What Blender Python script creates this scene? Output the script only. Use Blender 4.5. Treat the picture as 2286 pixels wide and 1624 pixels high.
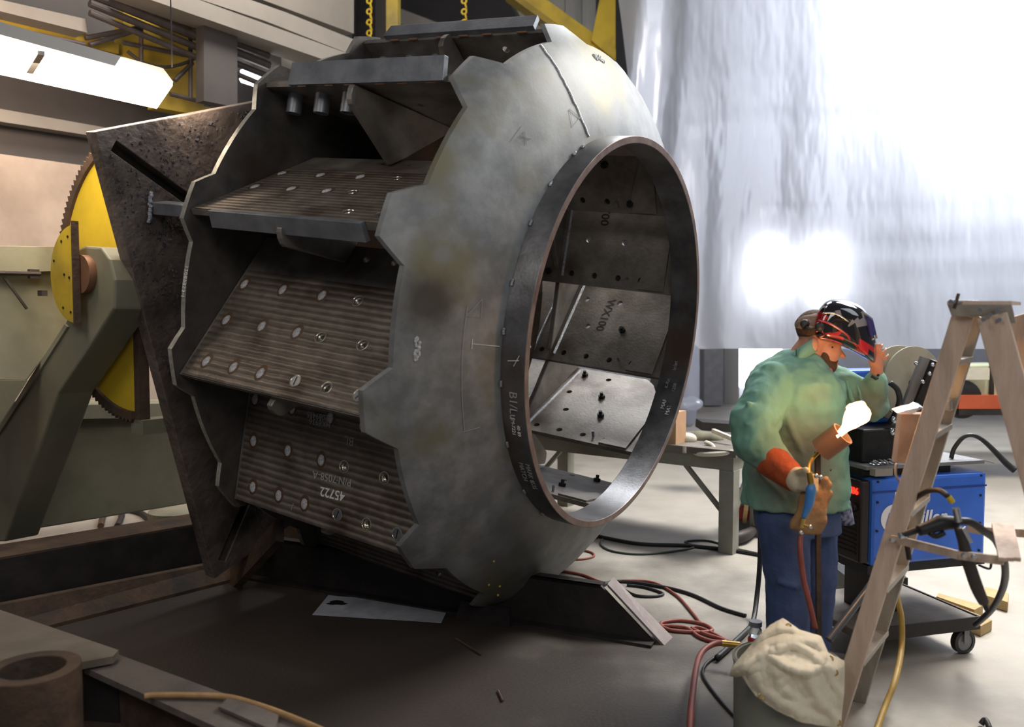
import bpy, bmesh, math, random
from math import sin, cos, pi, radians as R, sqrt, atan2
from mathutils import Vector as V, Matrix, noise as MN
from mathutils.geometry import tessellate_polygon
random.seed(7)
for o in list(bpy.data.objects): bpy.data.objects.remove(o, do_unlink=True)
scn = bpy.context.scene; COL = scn.collection
# ---------------------------------------------------------------- camera
F_ = 1930.0; PT = math.atan(107/F_); CH = 1.70
cd = bpy.data.cameras.new('camera'); cam = bpy.data.objects.new('camera', cd); COL.objects.link(cam)
cam.location = (0, 0, CH); cam.rotation_euler = (pi/2-PT, 0, 0)
cd.sensor_width = 36; cd.lens = F_*36/2286; cd.clip_end = 200
cd.dof.use_dof = True; cd.dof.focus_distance = 4.9; cd.dof.aperture_fstop = 1.8
scn.camera = cam
# ---------------------------------------------------------------- world and lamps
wd = bpy.data.worlds.new('world'); scn.world = wd; wd.use_nodes = True
bg = wd.node_tree.nodes['Background']; bg.inputs[0].default_value = (.80, .84, 1, 1); bg.inputs[1].default_value = .09
scn.view_settings.view_transform = 'Standard'; scn.view_settings.look = 'None'
scn.view_settings.exposure = 0.15; scn.view_settings.gamma = 1; scn.view_settings.use_curve_mapping = False
def area(name, loc, aim, sx, sy, power, col=(1, 1, 1), spread=180):
    l = bpy.data.lights.new(name, 'AREA'); l.shape = 'RECTANGLE'; l.size = sx; l.size_y = sy; l.energy = power; l.color = col; l.spread = R(spread)
    o = bpy.data.objects.new(name, l); COL.objects.link(o); o.location = loc
    o.rotation_euler = (V(aim)-V(loc)).to_track_quat('-Z', 'Y').to_euler(); return o
area('overhead_light', (5.0, 6.9, 6.4), (3.1, 5.4, 0), 2.8, 2.2, 320, (1, .96, .90), 105)
area('overhead_light', (1.6, 9.6, 7.2), (.6, 5.2, 2.2), 2.0, 1.2, 85, (.95, .97, 1), 100)
area('front_fill_light', (1.2, -3.0, 4.4), (-.8, 5, 1.4), 2.6, 2.0, 80, (1, .95, .90))  # soft fill added behind the camera for blades, shell and table plate
area('cool_right_light', (5.5, 1.0, 5.6), (0.6, 4.6, 1.2), 3.0, 3.0, 85, (.86, .92, 1))  # cool area light from the upper right, aimed at the drum
area('overhead_light', (-1.2, 7.6, 7.0), (-.8, 6.4, 0), 1.5, 1.5, 30, (1, .93, .84))
area('overhead_light', (-3.2, 0.4, 5.2), (-.9, 5.2, 1.6), 2.2, 2.2, 62, (1, .93, .86))
# two added left fills, then daylight and lamps beyond the plastic sheeting
area('overhead_light', (-1.6, 5.6, 6.6), (-3.0, 9.6, 4.0), 1.6, 1.2, 150, (1, .92, .84), 120)  # fill added to brighten the back-left beams and girder
area('wall_fill_light', (-3.3, 5.6, 3.6), (-4.2, 7.6, 2.6), .9, .4, 34, (1, .74, .55), 150)  # warm fill added to brighten the left wall, no fixture here
area('daylight_behind_sheeting', (7.3, 12.7, 6.5), (7.0, 10, 5.9), 3.0, 2.4, 950, (.93, .96, 1))
area('daylight_behind_sheeting', (3.6, 14.8, 4.2), (3.6, 10, 3.6), 8.5, 5.5, 56, (.86, .88, 1))
for px in (1690, 1812):
    x = (px-1143)/F_*11.6; area('work_lamp_behind_sheeting', (x, 11.5, 2.25), (x, 10, 2.25), .16, .7, 5.5, (.98, .98, 1), 150)
# ---------------------------------------------------------------- picture helpers
def c2w(x, y, z): return V((x, -y*sin(PT)+z*cos(PT), -y*cos(PT)-z*sin(PT)))
O = V((0, 0, CH))
def ray(px, py): return c2w((px-1143)/F_, (py-812)/F_, 1.0)
def P(px, py, Y): d = ray(px, py); return O+d*(Y/d.y)
def Fl(px, py, h=0.0): d = ray(px, py); return O+d*((h-CH)/d.z)
def PV(px, py, Q, dr):      # hit of a picture ray with the vertical plane through Q along dr
    d = ray(px, py); n = V((-dr[1], dr[0], 0)); t = (V((Q[0], Q[1], 0))-V((0, 0, 0))).dot(n)/d.dot(n); return O+d*t
DD = V((.602, .798, 0)); EE = V((-.798, .602, 0)); ZZ = V((0, 0, 1))
# ---------------------------------------------------------------- materials
def hexc(h): 
    h = h.lstrip('#'); c = [int(h[i:i+2], 16)/255 for i in (0, 2, 4)]
    return tuple((x/12.92 if x <= .04045 else ((x+.055)/1.055)**2.4) for x in c)+(1,)
MC = {}
def mat(name, c1, c2=None, sc=6, rough=.5, metal=0, bump=0, bsc=40, det=5, emit=None, es=0, alpha=None, mix=(.35, .65), spec=None, c3=None, bands=None, rv=.12, trans=0, stretch=None, coat=0):
    if name in MC: return MC[name]
    m = bpy.data.materials.new(name); m.use_nodes = True; nt = m.node_tree; N = nt.nodes; L = nt.links; b = N['Principled BSDF']
    c1 = hexc(c1) if isinstance(c1, str) else c1; b.inputs['Base Color'].default_value = c1
    b.inputs['Roughness'].default_value = rough; b.inputs['Metallic'].default_value = metal
    if spec is not None: b.inputs['Specular IOR Level'].default_value = spec
    if coat: b.inputs['Coat Weight'].default_value = coat
    if trans: b.inputs['Transmission Weight'].default_value = trans
    tc = N.new('ShaderNodeTexCoord'); mp = N.new('ShaderNodeMapping'); L.new(tc.outputs['Object'], mp.inputs[0])
    if stretch: mp.inputs['Scale'].default_value = stretch
    hgt = None
    if c2 is not None:
        c2 = hexc(c2) if isinstance(c2, str) else c2
        nz = N.new('ShaderNodeTexNoise'); nz.inputs['Scale'].default_value = sc; nz.inputs['Detail'].default_value = det; nz.inputs['Roughness'].default_value = .62
        L.new(mp.outputs[0], nz.inputs['Vector'])
        rp = N.new('ShaderNodeValToRGB'); rp.color_ramp.elements[0].position = mix[0]; rp.color_ramp.elements[1].position = mix[1]
        rp.color_ramp.elements[0].color = c1; rp.color_ramp.elements[1].color = c2
        L.new(nz.outputs[0], rp.inputs[0]); out = rp.outputs[0]
        if c3 is not None:
            n2 = N.new('ShaderNodeTexNoise'); n2.inputs['Scale'].default_value = sc*.37; n2.inputs['Detail'].default_value = 8; L.new(mp.outputs[0], n2.inputs['Vector'])
            r2 = N.new('ShaderNodeValToRGB'); r2.color_ramp.elements[0].position = .54; r2.color_ramp.elements[1].position = .70
            mx = N.new('ShaderNodeMix'); mx.data_type = 'RGBA'; L.new(n2.outputs[0], r2.inputs[0]); L.new(r2.outputs[0], mx.inputs[0]); L.new(out, mx.inputs[6])
            mx.inputs[7].default_value = hexc(c3) if isinstance(c3, str) else c3; out = mx.outputs[2]
        L.new(out, b.inputs['Base Color'])
        mr = N.new('ShaderNodeMapRange'); mr.inputs[3].default_value = max(.04, rough-rv); mr.inputs[4].default_value = min(1, rough+rv); L.new(nz.outputs[0], mr.inputs[0]); L.new(mr.outputs[0], b.inputs['Roughness'])
    if bump or bands:
        bp = N.new('ShaderNodeBump'); bp.inputs['Distance'].default_value = .01; bp.inputs['Strength'].default_value = max(bump, .4 if bands else 0)
        nb = N.new('ShaderNodeTexNoise'); nb.inputs['Scale'].default_value = bsc; nb.inputs['Detail'].default_value = 4; L.new(mp.outputs[0], nb.inputs['Vector'])
        h = nb.outputs[0]
        if bands:
            wv = N.new('ShaderNodeTexWave'); wv.bands_direction = 'Y'; wv.inputs['Scale'].default_value = bands; wv.inputs['Distortion'].default_value = .9; wv.inputs['Detail'].default_value = 2; wv.inputs['Detail Scale'].default_value = 1.5
            L.new(tc.outputs['Object'], wv.inputs['Vector'])
            ma = N.new('ShaderNodeMath'); ma.operation = 'MULTIPLY_ADD'; ma.inputs[1].default_value = .35; L.new(nb.outputs[0], ma.inputs[0]); L.new(wv.outputs['Fac'], ma.inputs[2]); h = ma.outputs[0]
            if c2 is not None:
                mm = N.new('ShaderNodeMix'); mm.data_type = 'RGBA'; mm.blend_type = 'MULTIPLY'; r3 = N.new('ShaderNodeValToRGB'); r3.color_ramp.elements[0].color = (.36, .30, .26, 1); r3.color_ramp.elements[1].position = .38
                L.new(wv.outputs['Fac'], r3.inputs[0]); mm.inputs[0].default_value = .6; L.new(out, mm.inputs[6]); L.new(r3.outputs[0], mm.inputs[7]); L.new(mm.outputs[2], b.inputs['Base Color'])
        L.new(h, bp.inputs['Height']); L.new(bp.outputs[0], b.inputs['Normal'])
    if emit is not None:
        b.inputs['Emission Color'].default_value = hexc(emit) if isinstance(emit, str) else emit; b.inputs['Emission Strength'].default_value = es
    if alpha is not None: b.inputs['Alpha'].default_value = alpha
    MC[name] = m; return m
M_shell = mat('brushed_plate_steel', '#6b6e6f', '#888a8a', 7, .52, .28, .04, 90, 9, c3='#6e6a55', mix=(.38, .62), rv=.10)
M_ring = mat('rolled_ring_steel', '#5b5a5c', '#7f8082', 5, .36, .7, .08, 70, c3='#6a5a50')
M_blade = mat('ridged_overlay_steel', '#685f56', '#857b70', 7, .46, .5, .5, 60, 6, c3='#4c3e33', bands=8.6)
M_blin = mat('mill_scale_plate', '#67625c', '#87817a', 6, .48, .5, .15, 60, 6, c3='#4e4139')
M_bar = mat('bar_steel', '#70747a', '#878b91', 8, .42, .6, .08, 80)
M_gear = mat('cut_plate_steel', '#4a4744', '#66615c', 6, .5, .45, .12, 60, c3='#4a3e36')
M_edge = mat('flame_cut_edge', '#b4b2a8', '#8f8d86', 30, .42, .5, .2, 120)
M_weld = mat('weld_bead', '#8d8f95', '#b9bcc2', 60, .35, .7, 1.0, 160)
M_plug = mat('plug_weld', '#b4b5b9', '#e4e4e6', 90, .35, .5, 1.0, 200)
M_heat = mat('heat_stain', '#4a3526', '#5d4632', 30, .6, .3)
M_bright = mat('bright_bore_steel', '#b9b6a6', '#d4d1c2', 30, .25, .85)
M_black = mat('black_steel', '#151517', '#242426', 20, .5, .3, .1)
M_screw = mat('screw_head', '#6c6f72', '#83868a', 30, .35, .7)
M_chalk = mat('chalk', '#d8d8d4', rough=.9)
M_chalkg = mat('faint_chalk', '#9a9a98', rough=.9)
M_table = mat('slag_crusted_plate', '#5a504a', '#776c66', 5, .52, .35, .9, 28, 8, c3='#2d2624')
M_rust = mat('rusty_steel', '#41332a', '#5a4636', 9, .7, .2, .4, 40, c3='#33302e')
M_dark = mat('dark_oily_steel', '#232020', '#34302e', 6, .6, .3, .2, 30)
M_yel = mat('yellow_machine_paint', '#c9ac22', '#b59a2a', 4, .5, 0, .1, 30, c3='#8f7a2a', mix=(.3, .8))
M_yel2 = mat('yellow_crane_paint', '#9c8420', '#867222', 3, .6, 0)
M_oliv = mat('olive_grey_paint', '#6e6c59', '#7d7a68', 3, .55, 0, .1, 20, c3='#5c5745')
M_olvl = mat('pale_green_grey_paint', '#94937f', '#8a8876', 5, .55, 0, .1, 20, c3='#6d6856')
M_copper = mat('copper_brown_shaft', '#7d5a44', '#8f6a52', 10, .5, .4)
M_conc = mat('concrete_floor', '#9b958b', '#aaa49a', 2.2, .62, 0, .25, 55, 10, c3='#86817a', rv=.15)
M_wall = mat('concrete_wall', '#9c8d80', '#aa9c8f', 2.2, .85, 0, .5, 9, 8, c3='#807468')
M_beam = mat('painted_concrete_beam', '#716c65', '#7c776f', 2, .7, 0, .1, 12)
M_pan = mat('pale_wall_panel', '#a5a293', '#99968a', 2, .7)
M_dwall = mat('dark_wall_steel', '#3a3735', '#45413f', 2, .7, .1)
M_pipe = mat('dark_pipe', '#3b3534', '#4a4341', 8, .6, .3)
M_lamp = mat('lit_lamp_cover', '#ffffff', emit='#fff1dd', es=9)
M_lampw = mat('lit_window_lamp', '#ffffff', emit='#f4f6ff', es=5)
M_lhous = mat('lamp_housing', '#8e8b86', rough=.5)
M_green = mat('green_welding_jacket', '#74a492', '#5f8b7a', 3.0, .82, 0, .35, 26, 5, c3='#76776a', mix=(.3, .75))
M_jean = mat('blue_denim', '#42557e', '#34466a', 5, .85, 0, .3, 60, 5, c3='#45577c')
M_skin = mat('skin', '#c78f74', '#bb7f66', 18, .5, 0, .1, 90)
M_hair = mat('short_brown_hair', '#4a3527', '#5d4534', 60, .8, 0, .8, 160)
M_glo = mat('brown_leather_glove', '#8e6a44', '#a9835a', 12, .75, 0, .4, 50)
M_cuff = mat('orange_suede_cuff', '#a4481c', '#8b3a18', 16, .85, 0, .3, 60)
M_white = mat('cream_suede', '#cfc2a8', '#b8a888', 14, .8, 0, .3, 50)
M_helm = mat('helmet_gloss_black', '#17171a', rough=.1, coat=1)
M_helr = mat('helmet_gloss_red', '#8e1a1d', '#b02326', 12, .12, 0, coat=1)
M_helg = mat('helmet_gloss_grey', '#8c8f95', rough=.12, metal=.3, coat=1)
M_lens = mat('helmet_lens', '#35336a', rough=.08, spec=.9)
M_boot = mat('dark_boot', '#2a2421', '#372f2b', 12, .6)
M_blue = mat('blue_machine_paint', '#3470dc', '#2c63c8', 4, .35, 0, .03, 30, spec=.5)
M_bluek = mat('blue_torch_handle', '#3f7fc0', '#3570ae', 10, .4)
M_panel = mat('black_front_panel', '#1b1416', '#241a1c', 6, .45)
M_led = mat('red_digits', '#ff2010', emit='#ff1c10', es=6)
M_wlogo = mat('white_lettering', '#e8ebf0', rough=.5)
M_rubber = mat('black_rubber', '#1c1c1e', '#29292b', 20, .5, 0, .1, 60)
M_redh = mat('red_rubber_hose', '#7a3a32', '#8a4a3e', 20, .5)
M_yelh = mat('yellow_air_hose', '#a88a3c', '#98793a', 20, .55)
M_tan = mat('tan_hose', '#a58358', '#8f6f48', 20, .6)
M_brass = mat('brass', '#a98b4a', '#c2a25c', 20, .35, .8)
M_chrome = mat('chrome', '#c2c6cc', rough=.2, metal=.9)
M_lad = mat('weathered_ladder_wood', '#cbb5a3', '#b8a28f', 5, .6, 0, .25, 30, 8, c3='#a08c7c', stretch=(6, 6, 1))
M_ladg = mat('aluminium_ladder_rail', '#8c867c', '#9b958a', 6, .45, .35, .1, 30, stretch=(4, 4, 1))
M_wood = mat('raw_pine_board', '#b39a6a', '#a58b5c', 7, .75, 0, .2, 30)
M_box = mat('pinkish_wooden_box', '#c09a80', '#ae8a70', 8, .75, 0, .2, 30)
M_card = mat('brown_cardboard', '#c79f7c', '#bb9472', 6, .8)
M_spool = mat('cream_wire_spool', '#b5ad98', '#a69e8a', 8, .6)
M_grey = mat('grey_bracket_paint', '#7b7c80', '#6d6e72', 8, .5)
M_canvas = mat('cream_canvas', '#dfd6bf', '#d0c7af', 5, .88, 0, .45, 40, 6, c3='#b8af99')
M_bucket = mat('grey_green_bucket', '#8a8c80', '#7c7e72', 4, .55)
M_bench = mat('grey_bench_paint', '#8b8b80', '#7c7a6e', 5, .6, 0, .1, 20, c3='#6a6252')
M_btop = mat('worn_bench_top', '#7a736a', '#5f5850', 5, .6, .1, .2, 30)
M_cream = mat('cream_tool_plastic', '#ddd8c6', '#cfc9b6', 10, .5)
M_paper = mat('grey_paper', '#a5a9b4', '#93979f', 9, .75, 0, .1, 30, c3='#7d8088')
M_orange = mat('orange_truck_paint', '#c05a3a', '#b0502f', 5, .5)
M_vcream = mat('cream_truck_paint', '#c8ccac', '#bcc09f', 5, .5)
M_red = mat('red_paint', '#b3221c', '#9c1d18', 10, .4)
M_steelp = mat('pink_primer_steel', '#756762', '#877d79', 8, .5, .3, .2, 40)
M_glass = mat('clear_glass', '#e8f0f0', rough=.05, trans=.9)
M_farw = mat('far_wall_panels', '#aeb0b6', '#bfc2c8', 1.2, .8)
M_plaid = mat('plaid_shirt', '#7f86a0', '#2c3558', 60, .85, det=0)
# ---------------------------------------------------------------- mesh helpers
class MB:
    def __init__(s): s.v = []; s.f = []
    def add(s, vs, fs):
        n = len(s.v); s.v += [V(v) for v in vs]; s.f += [tuple(i+n for i in f) for f in fs]; return s
    def hexa(s, b, t):
        return s.add(list(b)+list(t), [(3, 2, 1, 0), (4, 5, 6, 7), (0, 1, 5, 4), (1, 2, 6, 5), (2, 3, 7, 6), (3, 0, 4, 7)])
    def box(s, c, sx, sy, sz, ax=(V((1, 0, 0)), V((0, 1, 0)), V((0, 0, 1)))):
        c = V(c); a, b, d = [V(x) for x in ax]; q = [(-1, -1), (1, -1), (1, 1), (-1, 1)]
        return s.hexa([c+a*(i*sx/2)+b*(j*sy/2)-d*(sz/2) for i, j in q], [c+a*(i*sx/2)+b*(j*sy/2)+d*(sz/2) for i, j in q])
    def bar(s, p, q, w, h, up=(0, 0, 1)):      # rectangular bar p-q: w across, h along up
        p, q = V(p), V(q); d = (q-p).normalized(); sd = d.cross(V(up)).normalized(); u = sd.cross(d).normalized()
        k = [(-1, -1), (1, -1), (1, 1), (-1, 1)]
        return s.hexa([p+sd*(i*w/2)+u*(j*h/2) for i, j in k], [q+sd*(i*w/2)+u*(j*h/2) for i, j in k])
    def prism(s, pts, vec, holes=()):
        loops = [[V(p) for p in pts]]+[[V(p) for p in h] for h in holes]; vec = V(vec); flat = [p for l in loops for p in l]; n = len(flat)
        tri = tessellate_polygon(loops)
        fs = [tuple(t) for t in tri]+[tuple(i+n for i in reversed(t)) for t in tri]; k = 0
        for l in loops:
            m = len(l); fs += [(k+i, k+(i+1) % m, k+(i+1) % m+n, k+i+n) for i in range(m)]; k += m
        return s.add(flat+[p+vec for p in flat], fs)
    def tube(s, pts, r, seg=10, closed=False, cap=True, smooth=0):
        pts = [V(p) for p in pts]
        if smooth: pts = spline(pts, smooth)
        rs = r if isinstance(r, (list, tuple)) else [r]*len(pts)
        if len(rs) != len(pts):
            q = [i*(len(rs)-1)/(len(pts)-1) for i in range(len(pts))]; rs = [rs[min(int(f), len(rs)-1)]*(1-(f-int(f)))+rs[min(int(f)+1, len(rs)-1)]*(f-int(f)) for f in q]
        n = len(pts); t0 = (pts[1]-pts[0]).normalized(); u = t0.orthogonal().normalized(); vs = []
        for i, p in enumerate(pts):
            t = (pts[min(i+1, n-1)]-pts[max(i-1, 0)]).normalized(); u = (u-t*u.dot(t)).normalized(); w = t.cross(u)
            vs += [p+(u*cos(2*pi*k/seg)+w*sin(2*pi*k/seg))*rs[i] for k in range(seg)]
        fs = [(i*seg+k, i*seg+(k+1) % seg, (i+1)*seg+(k+1) % seg, (i+1)*seg+k) for i in range(n-1) for k in range(seg)]
        if cap: fs += [tuple(range(seg-1, -1, -1)), tuple(range((n-1)*seg, n*seg))]
        return s.add(vs, fs)
    def lathe(s, prof, org, ax, seg=32, a0=0, a1=2*pi, closed=True, capends=False):
        ax = V(ax).normalized(); u = ax.orthogonal().normalized(); w = ax.cross(u); full = abs(a1-a0-2*pi) < 1e-6; m = seg if full else seg+1; vs = []
        for k in range(m):
            a = a0+(a1-a0)*k/seg; vs += [V(org)+ax*z+(u*cos(a)+w*sin(a))*r for r, z in prof]
        n = len(prof); fs = []
        for k in range(seg):
            k2 = (k+1) % m
            for i in range(n if closed else n-1):
                j = (i+1) % n; fs.append((k*n+i, k2*n+i, k2*n+j, k*n+j))
        return s.add(vs, fs)
    def cyl(s, p, q, r, seg=24, r2=None):
        return s.tube([p, q], [r, r if r2 is None else r2], seg)
    def capsule(s, p, q, r1, r2, seg=16):
        p, q = V(p), V(q); d = (q-p); d = d.normalized() if d.length > 1e-6 else V((0, 0, 1)); pts = []; rs = []
        for i in range(6): a = -pi/2+pi/2*(i+.15)/6; pts.append(p+d*r1*sin(a)); rs.append(r1*cos(a))
        for i in range(6): a = pi/2*(i+.0)/6; pts.append(q+d*r2*sin(a)); rs.append(r2*cos(a))
        return s.tube(pts+[q+d*r2*.995], rs+[r2*.12], seg)
    def ell(s, c, rx, ry, rz, rot=None, seg=20, rings=12):
        c = V(c); rot = rot or Matrix.Identity(3); vs = []; fs = []
        for i in range(1, rings):
            a = pi*i/rings
            for k in range(seg): b = 2*pi*k/seg; vs.append(c+rot @ V((rx*sin(a)*cos(b), ry*sin(a)*sin(b), rz*cos(a))))
        vs += [c+rot @ V((0, 0, rz)), c+rot @ V((0, 0, -rz))]; T = len(vs)-2
        for i in range(rings-2):
            for k in range(seg): fs.append((i*seg+k, (i+1)*seg+k, (i+1)*seg+(k+1) % seg, i*seg+(k+1) % seg))
        for k in range(seg): fs += [(T, k, (k+1) % seg), (T+1, (rings-2)*seg+(k+1) % seg, (rings-2)*seg+k)]
        return s.add(vs, fs)
    def loft(s, rings, seg=28, p=2.4):      # rings: (centre, half x, half y)
        vs = []; fs = []
        for c, hx, hy in rings:
            for k in range(seg):
                a = 2*pi*k/seg; cc, ss = cos(a), sin(a)
                vs.append(V(c)+V((hx*abs(cc)**(2/p)*(1 if cc > 0 else -1), hy*abs(ss)**(2/p)*(1 if ss > 0 else -1), 0)))
        n = len(rings)
        for i in range(n-1):
            for k in range(seg): fs.append((i*seg+k, i*seg+(k+1) % seg, (i+1)*seg+(k+1) % seg, (i+1)*seg+k))
        fs += [tuple(range(seg-1, -1, -1)), tuple(range((n-1)*seg, n*seg))]
        return s.add(vs, fs)
def spline(pts, k):
    out = []; n = len(pts)
    for i in range(n-1):
        p0, p1, p2, p3 = pts[max(i-1, 0)], pts[i], pts[i+1], pts[min(i+2, n-1)]
        for j in range(k):
            t = j/k; out.append(.5*((2*p1)+(p2-p0)*t+(2*p0-5*p1+4*p2-p3)*t*t+(3*p1-p0-3*p2+p3)*t**3))
    out.append(pts[-1]); return out
def link(o, parent, mw=None):
    COL.objects.link(o)
    if parent is not None:
        o.parent = parent
        acc = Matrix.Identity(4); q = parent; ch = []
        while q: ch.append(q); q = q.parent
        for q in reversed(ch): acc = acc @ q.matrix_parent_inverse @ q.matrix_basis if q.parent else q.matrix_basis.copy()
        o.matrix_parent_inverse = acc.inverted()
    if mw is not None: o.matrix_basis = mw
    return o
def obj(name, mb, m, parent=None, smooth=False, mw=None, bevel=0, m2=None, label=None):
    me = bpy.data.meshes.new(name); me.from_pydata([tuple(v) for v in mb.v], [], mb.f); me.update()
    bm = bmesh.new(); bm.from_mesh(me); bmesh.ops.recalc_face_normals(bm, faces=bm.faces); bm.to_mesh(me); bm.free()
    me.materials.append(m)
    if m2: me.materials.append(m2)
    if smooth:
        for p in me.polygons: p.use_smooth = True
        if smooth != 'all': me.set_sharp_from_angle(angle=R(35))
    o = bpy.data.objects.new(name, me); link(o, parent, mw)
    if bevel:
        b = o.modifiers.new('bevel', 'BEVEL'); b.width = bevel; b.segments = 2; b.limit_method = 'ANGLE'; b.angle_limit = R(40)
    if label: o['label'] = label
    return o
def tag(o, label, cat, group=None):
    o['label'] = label; o['category'] = cat
    if group: o['group'] = group
    return o
def thing(name, label, cat, loc, group=None):
    o = bpy.data.objects.new(name, None); o.empty_display_size = .1; COL.objects.link(o); o.location = loc
    return tag(o, label, cat, group)
def struct(name, mb, m, **k): o = obj(name, mb, m, **k); o['kind'] = 'structure'; return o
def org(name, mb, m, parent=None, vox=.01, it=6, disp=0, dsc=.1, label=None):
    o = obj(name, mb, m, parent, smooth='all', label=label)
    r = o.modifiers.new('remesh', 'REMESH'); r.mode = 'VOXEL'; r.voxel_size = vox; r.use_smooth_shade = True
    s = o.modifiers.new('smooth', 'SMOOTH'); s.iterations = it; s.factor = .5
    if disp:
        t = bpy.data.textures.new(name+'_folds', 'CLOUDS'); t.noise_scale = dsc; t.noise_depth = 1
        d = o.modifiers.new('folds', 'DISPLACE'); d.texture = t; d.strength = disp; d.mid_level = .5
    return o
def frame(o, x, y, z=None):
    x = V(x).normalized(); y = V(y); z = x.cross(y).normalized(); y = z.cross(x)
    m = Matrix.Identity(4)
    for i, c in enumerate((x, y, z, V(o))):
        for j in range(3): m[j][i] = c[j]
    return m
def text(s, mw, size, m, parent, name='lettering', ext=.0008, shear=0, bold=0, al='LEFT'):
    c = bpy.data.curves.new(name, 'FONT'); c.body = s; c.size = size; c.extrude = ext; c.shear = shear; c.offset = bold; c.align_x = al; c.resolution_u = 3
    t = bpy.data.objects.new(name+'_tmp', c); COL.objects.link(t); bpy.context.view_layer.update()
    me = bpy.data.meshes.new_from_object(t.evaluated_get(bpy.context.evaluated_depsgraph_get())); bpy.data.objects.remove(t)
    me.materials.clear(); me.materials.append(m); o = bpy.data.objects.new(name, me); return link(o, parent, mw)
# ================================================================ SETTING
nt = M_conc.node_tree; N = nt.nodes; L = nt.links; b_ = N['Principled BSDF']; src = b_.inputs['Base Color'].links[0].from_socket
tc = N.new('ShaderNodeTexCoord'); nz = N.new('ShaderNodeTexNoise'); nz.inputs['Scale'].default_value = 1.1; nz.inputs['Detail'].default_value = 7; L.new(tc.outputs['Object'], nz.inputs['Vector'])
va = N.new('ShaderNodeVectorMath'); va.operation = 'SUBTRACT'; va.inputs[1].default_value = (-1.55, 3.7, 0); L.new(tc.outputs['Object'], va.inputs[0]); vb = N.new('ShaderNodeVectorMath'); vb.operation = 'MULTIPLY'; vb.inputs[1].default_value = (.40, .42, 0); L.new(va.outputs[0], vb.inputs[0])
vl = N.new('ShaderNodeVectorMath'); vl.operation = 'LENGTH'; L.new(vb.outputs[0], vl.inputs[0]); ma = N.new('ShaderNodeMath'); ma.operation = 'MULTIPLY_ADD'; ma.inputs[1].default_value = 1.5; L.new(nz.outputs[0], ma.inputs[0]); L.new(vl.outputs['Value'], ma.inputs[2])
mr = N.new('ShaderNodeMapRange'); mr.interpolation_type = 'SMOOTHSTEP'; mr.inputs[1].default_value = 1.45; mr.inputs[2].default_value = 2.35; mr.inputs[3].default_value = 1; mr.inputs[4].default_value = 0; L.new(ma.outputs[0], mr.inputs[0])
mx = N.new('ShaderNodeMix'); mx.data_type = 'RGBA'; mx.inputs[7].default_value = hexc('#332c27'); L.new(mr.outputs[0], mx.inputs[0]); L.new(src, mx.inputs[6]); L.new(mx.outputs[2], b_.inputs['Base Color'])  # brown dirt and the shade on the left, both painted into the floor colour
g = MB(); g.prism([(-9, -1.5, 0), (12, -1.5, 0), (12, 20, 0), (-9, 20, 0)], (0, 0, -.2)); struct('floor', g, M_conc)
WQ = (-4.15, 7.0)
def wp(px, py, off=0): q = V((WQ[0], WQ[1], 0))+V((-EE.x, -EE.y, 0))*off; return PV(px, py, q, DD)
def wslab(quads, m, off, th=.12):      # outlines on a vertical plane parallel to the left wall, given a real thickness
    g = MB()
    for q in quads: g.prism([wp(x, y, off) for x, y in q], EE*th)
    return g
a = V((WQ[0], WQ[1], 0)); g = MB(); g.prism([a-DD*3.2, a+DD*3.95, a+DD*3.95+ZZ*3.0, a-DD*3.2+ZZ*3.0], EE*.3); struct('wall_left', g, M_wall)
g = MB(); g.prism([a-DD*3.2+ZZ*3.0+EE*.1, a+DD*3.95+ZZ*3.0+EE*.1, a+DD*3.95+ZZ*9+EE*.1, a-DD*3.2+ZZ*9+EE*.1], EE*.3); struct('wall_left_upper', g, M_dwall)
g = MB(); g.prism([(-2, 18, 0), (12, 18, 0), (12, 18, 2.6), (-2, 18, 2.6)], (0, .2, 0)); struct('wall_far', g, M_farw)
g = MB(); g.prism([(-6, 19, 2.6), (12, 19, 2.6), (12, 19, 11), (-6, 19, 11)], (0, .2, 0)); struct('wall_far_upper', g, M_dwall)
# ledge on the wall, concrete beams, pale panel
g = wslab([[(-60, 232), (610, 352), (610, 366), (-60, 262)]], M_beam, .05, .25); struct('trim_1', g, M_beam)
g = wslab([[(-40, -10), (190, 42), (195, 73), (-40, 15)]], M_beam, .5, .3); struct('trim_2', g, M_beam)
g = wslab([[(280, -60), (800, 128), (800, 160), (280, -20)]], M_beam, .9, .3); struct('trim_3', g, M_beam)
g = wslab([[(390, -60), (640, 28), (800, 92), (800, 128), (590, 46), (390, -20)]], M_beam, .7, .25); struct('trim_4', g, M_beam)
g = wslab([[(520, -60), (790, -60), (790, 75), (520, -25)]], M_beam, .3, .2); struct('trim_5', g, M_beam)
g = wslab([[(628, 60), (792, 125), (792, 200), (628, 175)]], M_pan, .2, .1); struct('wall_panel', g, M_pan)
g = wslab([[(596, 45), (628, 60), (628, 200), (596, 190)]], M_beam, .35, .2); struct('trim_6', g, M_beam)
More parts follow.
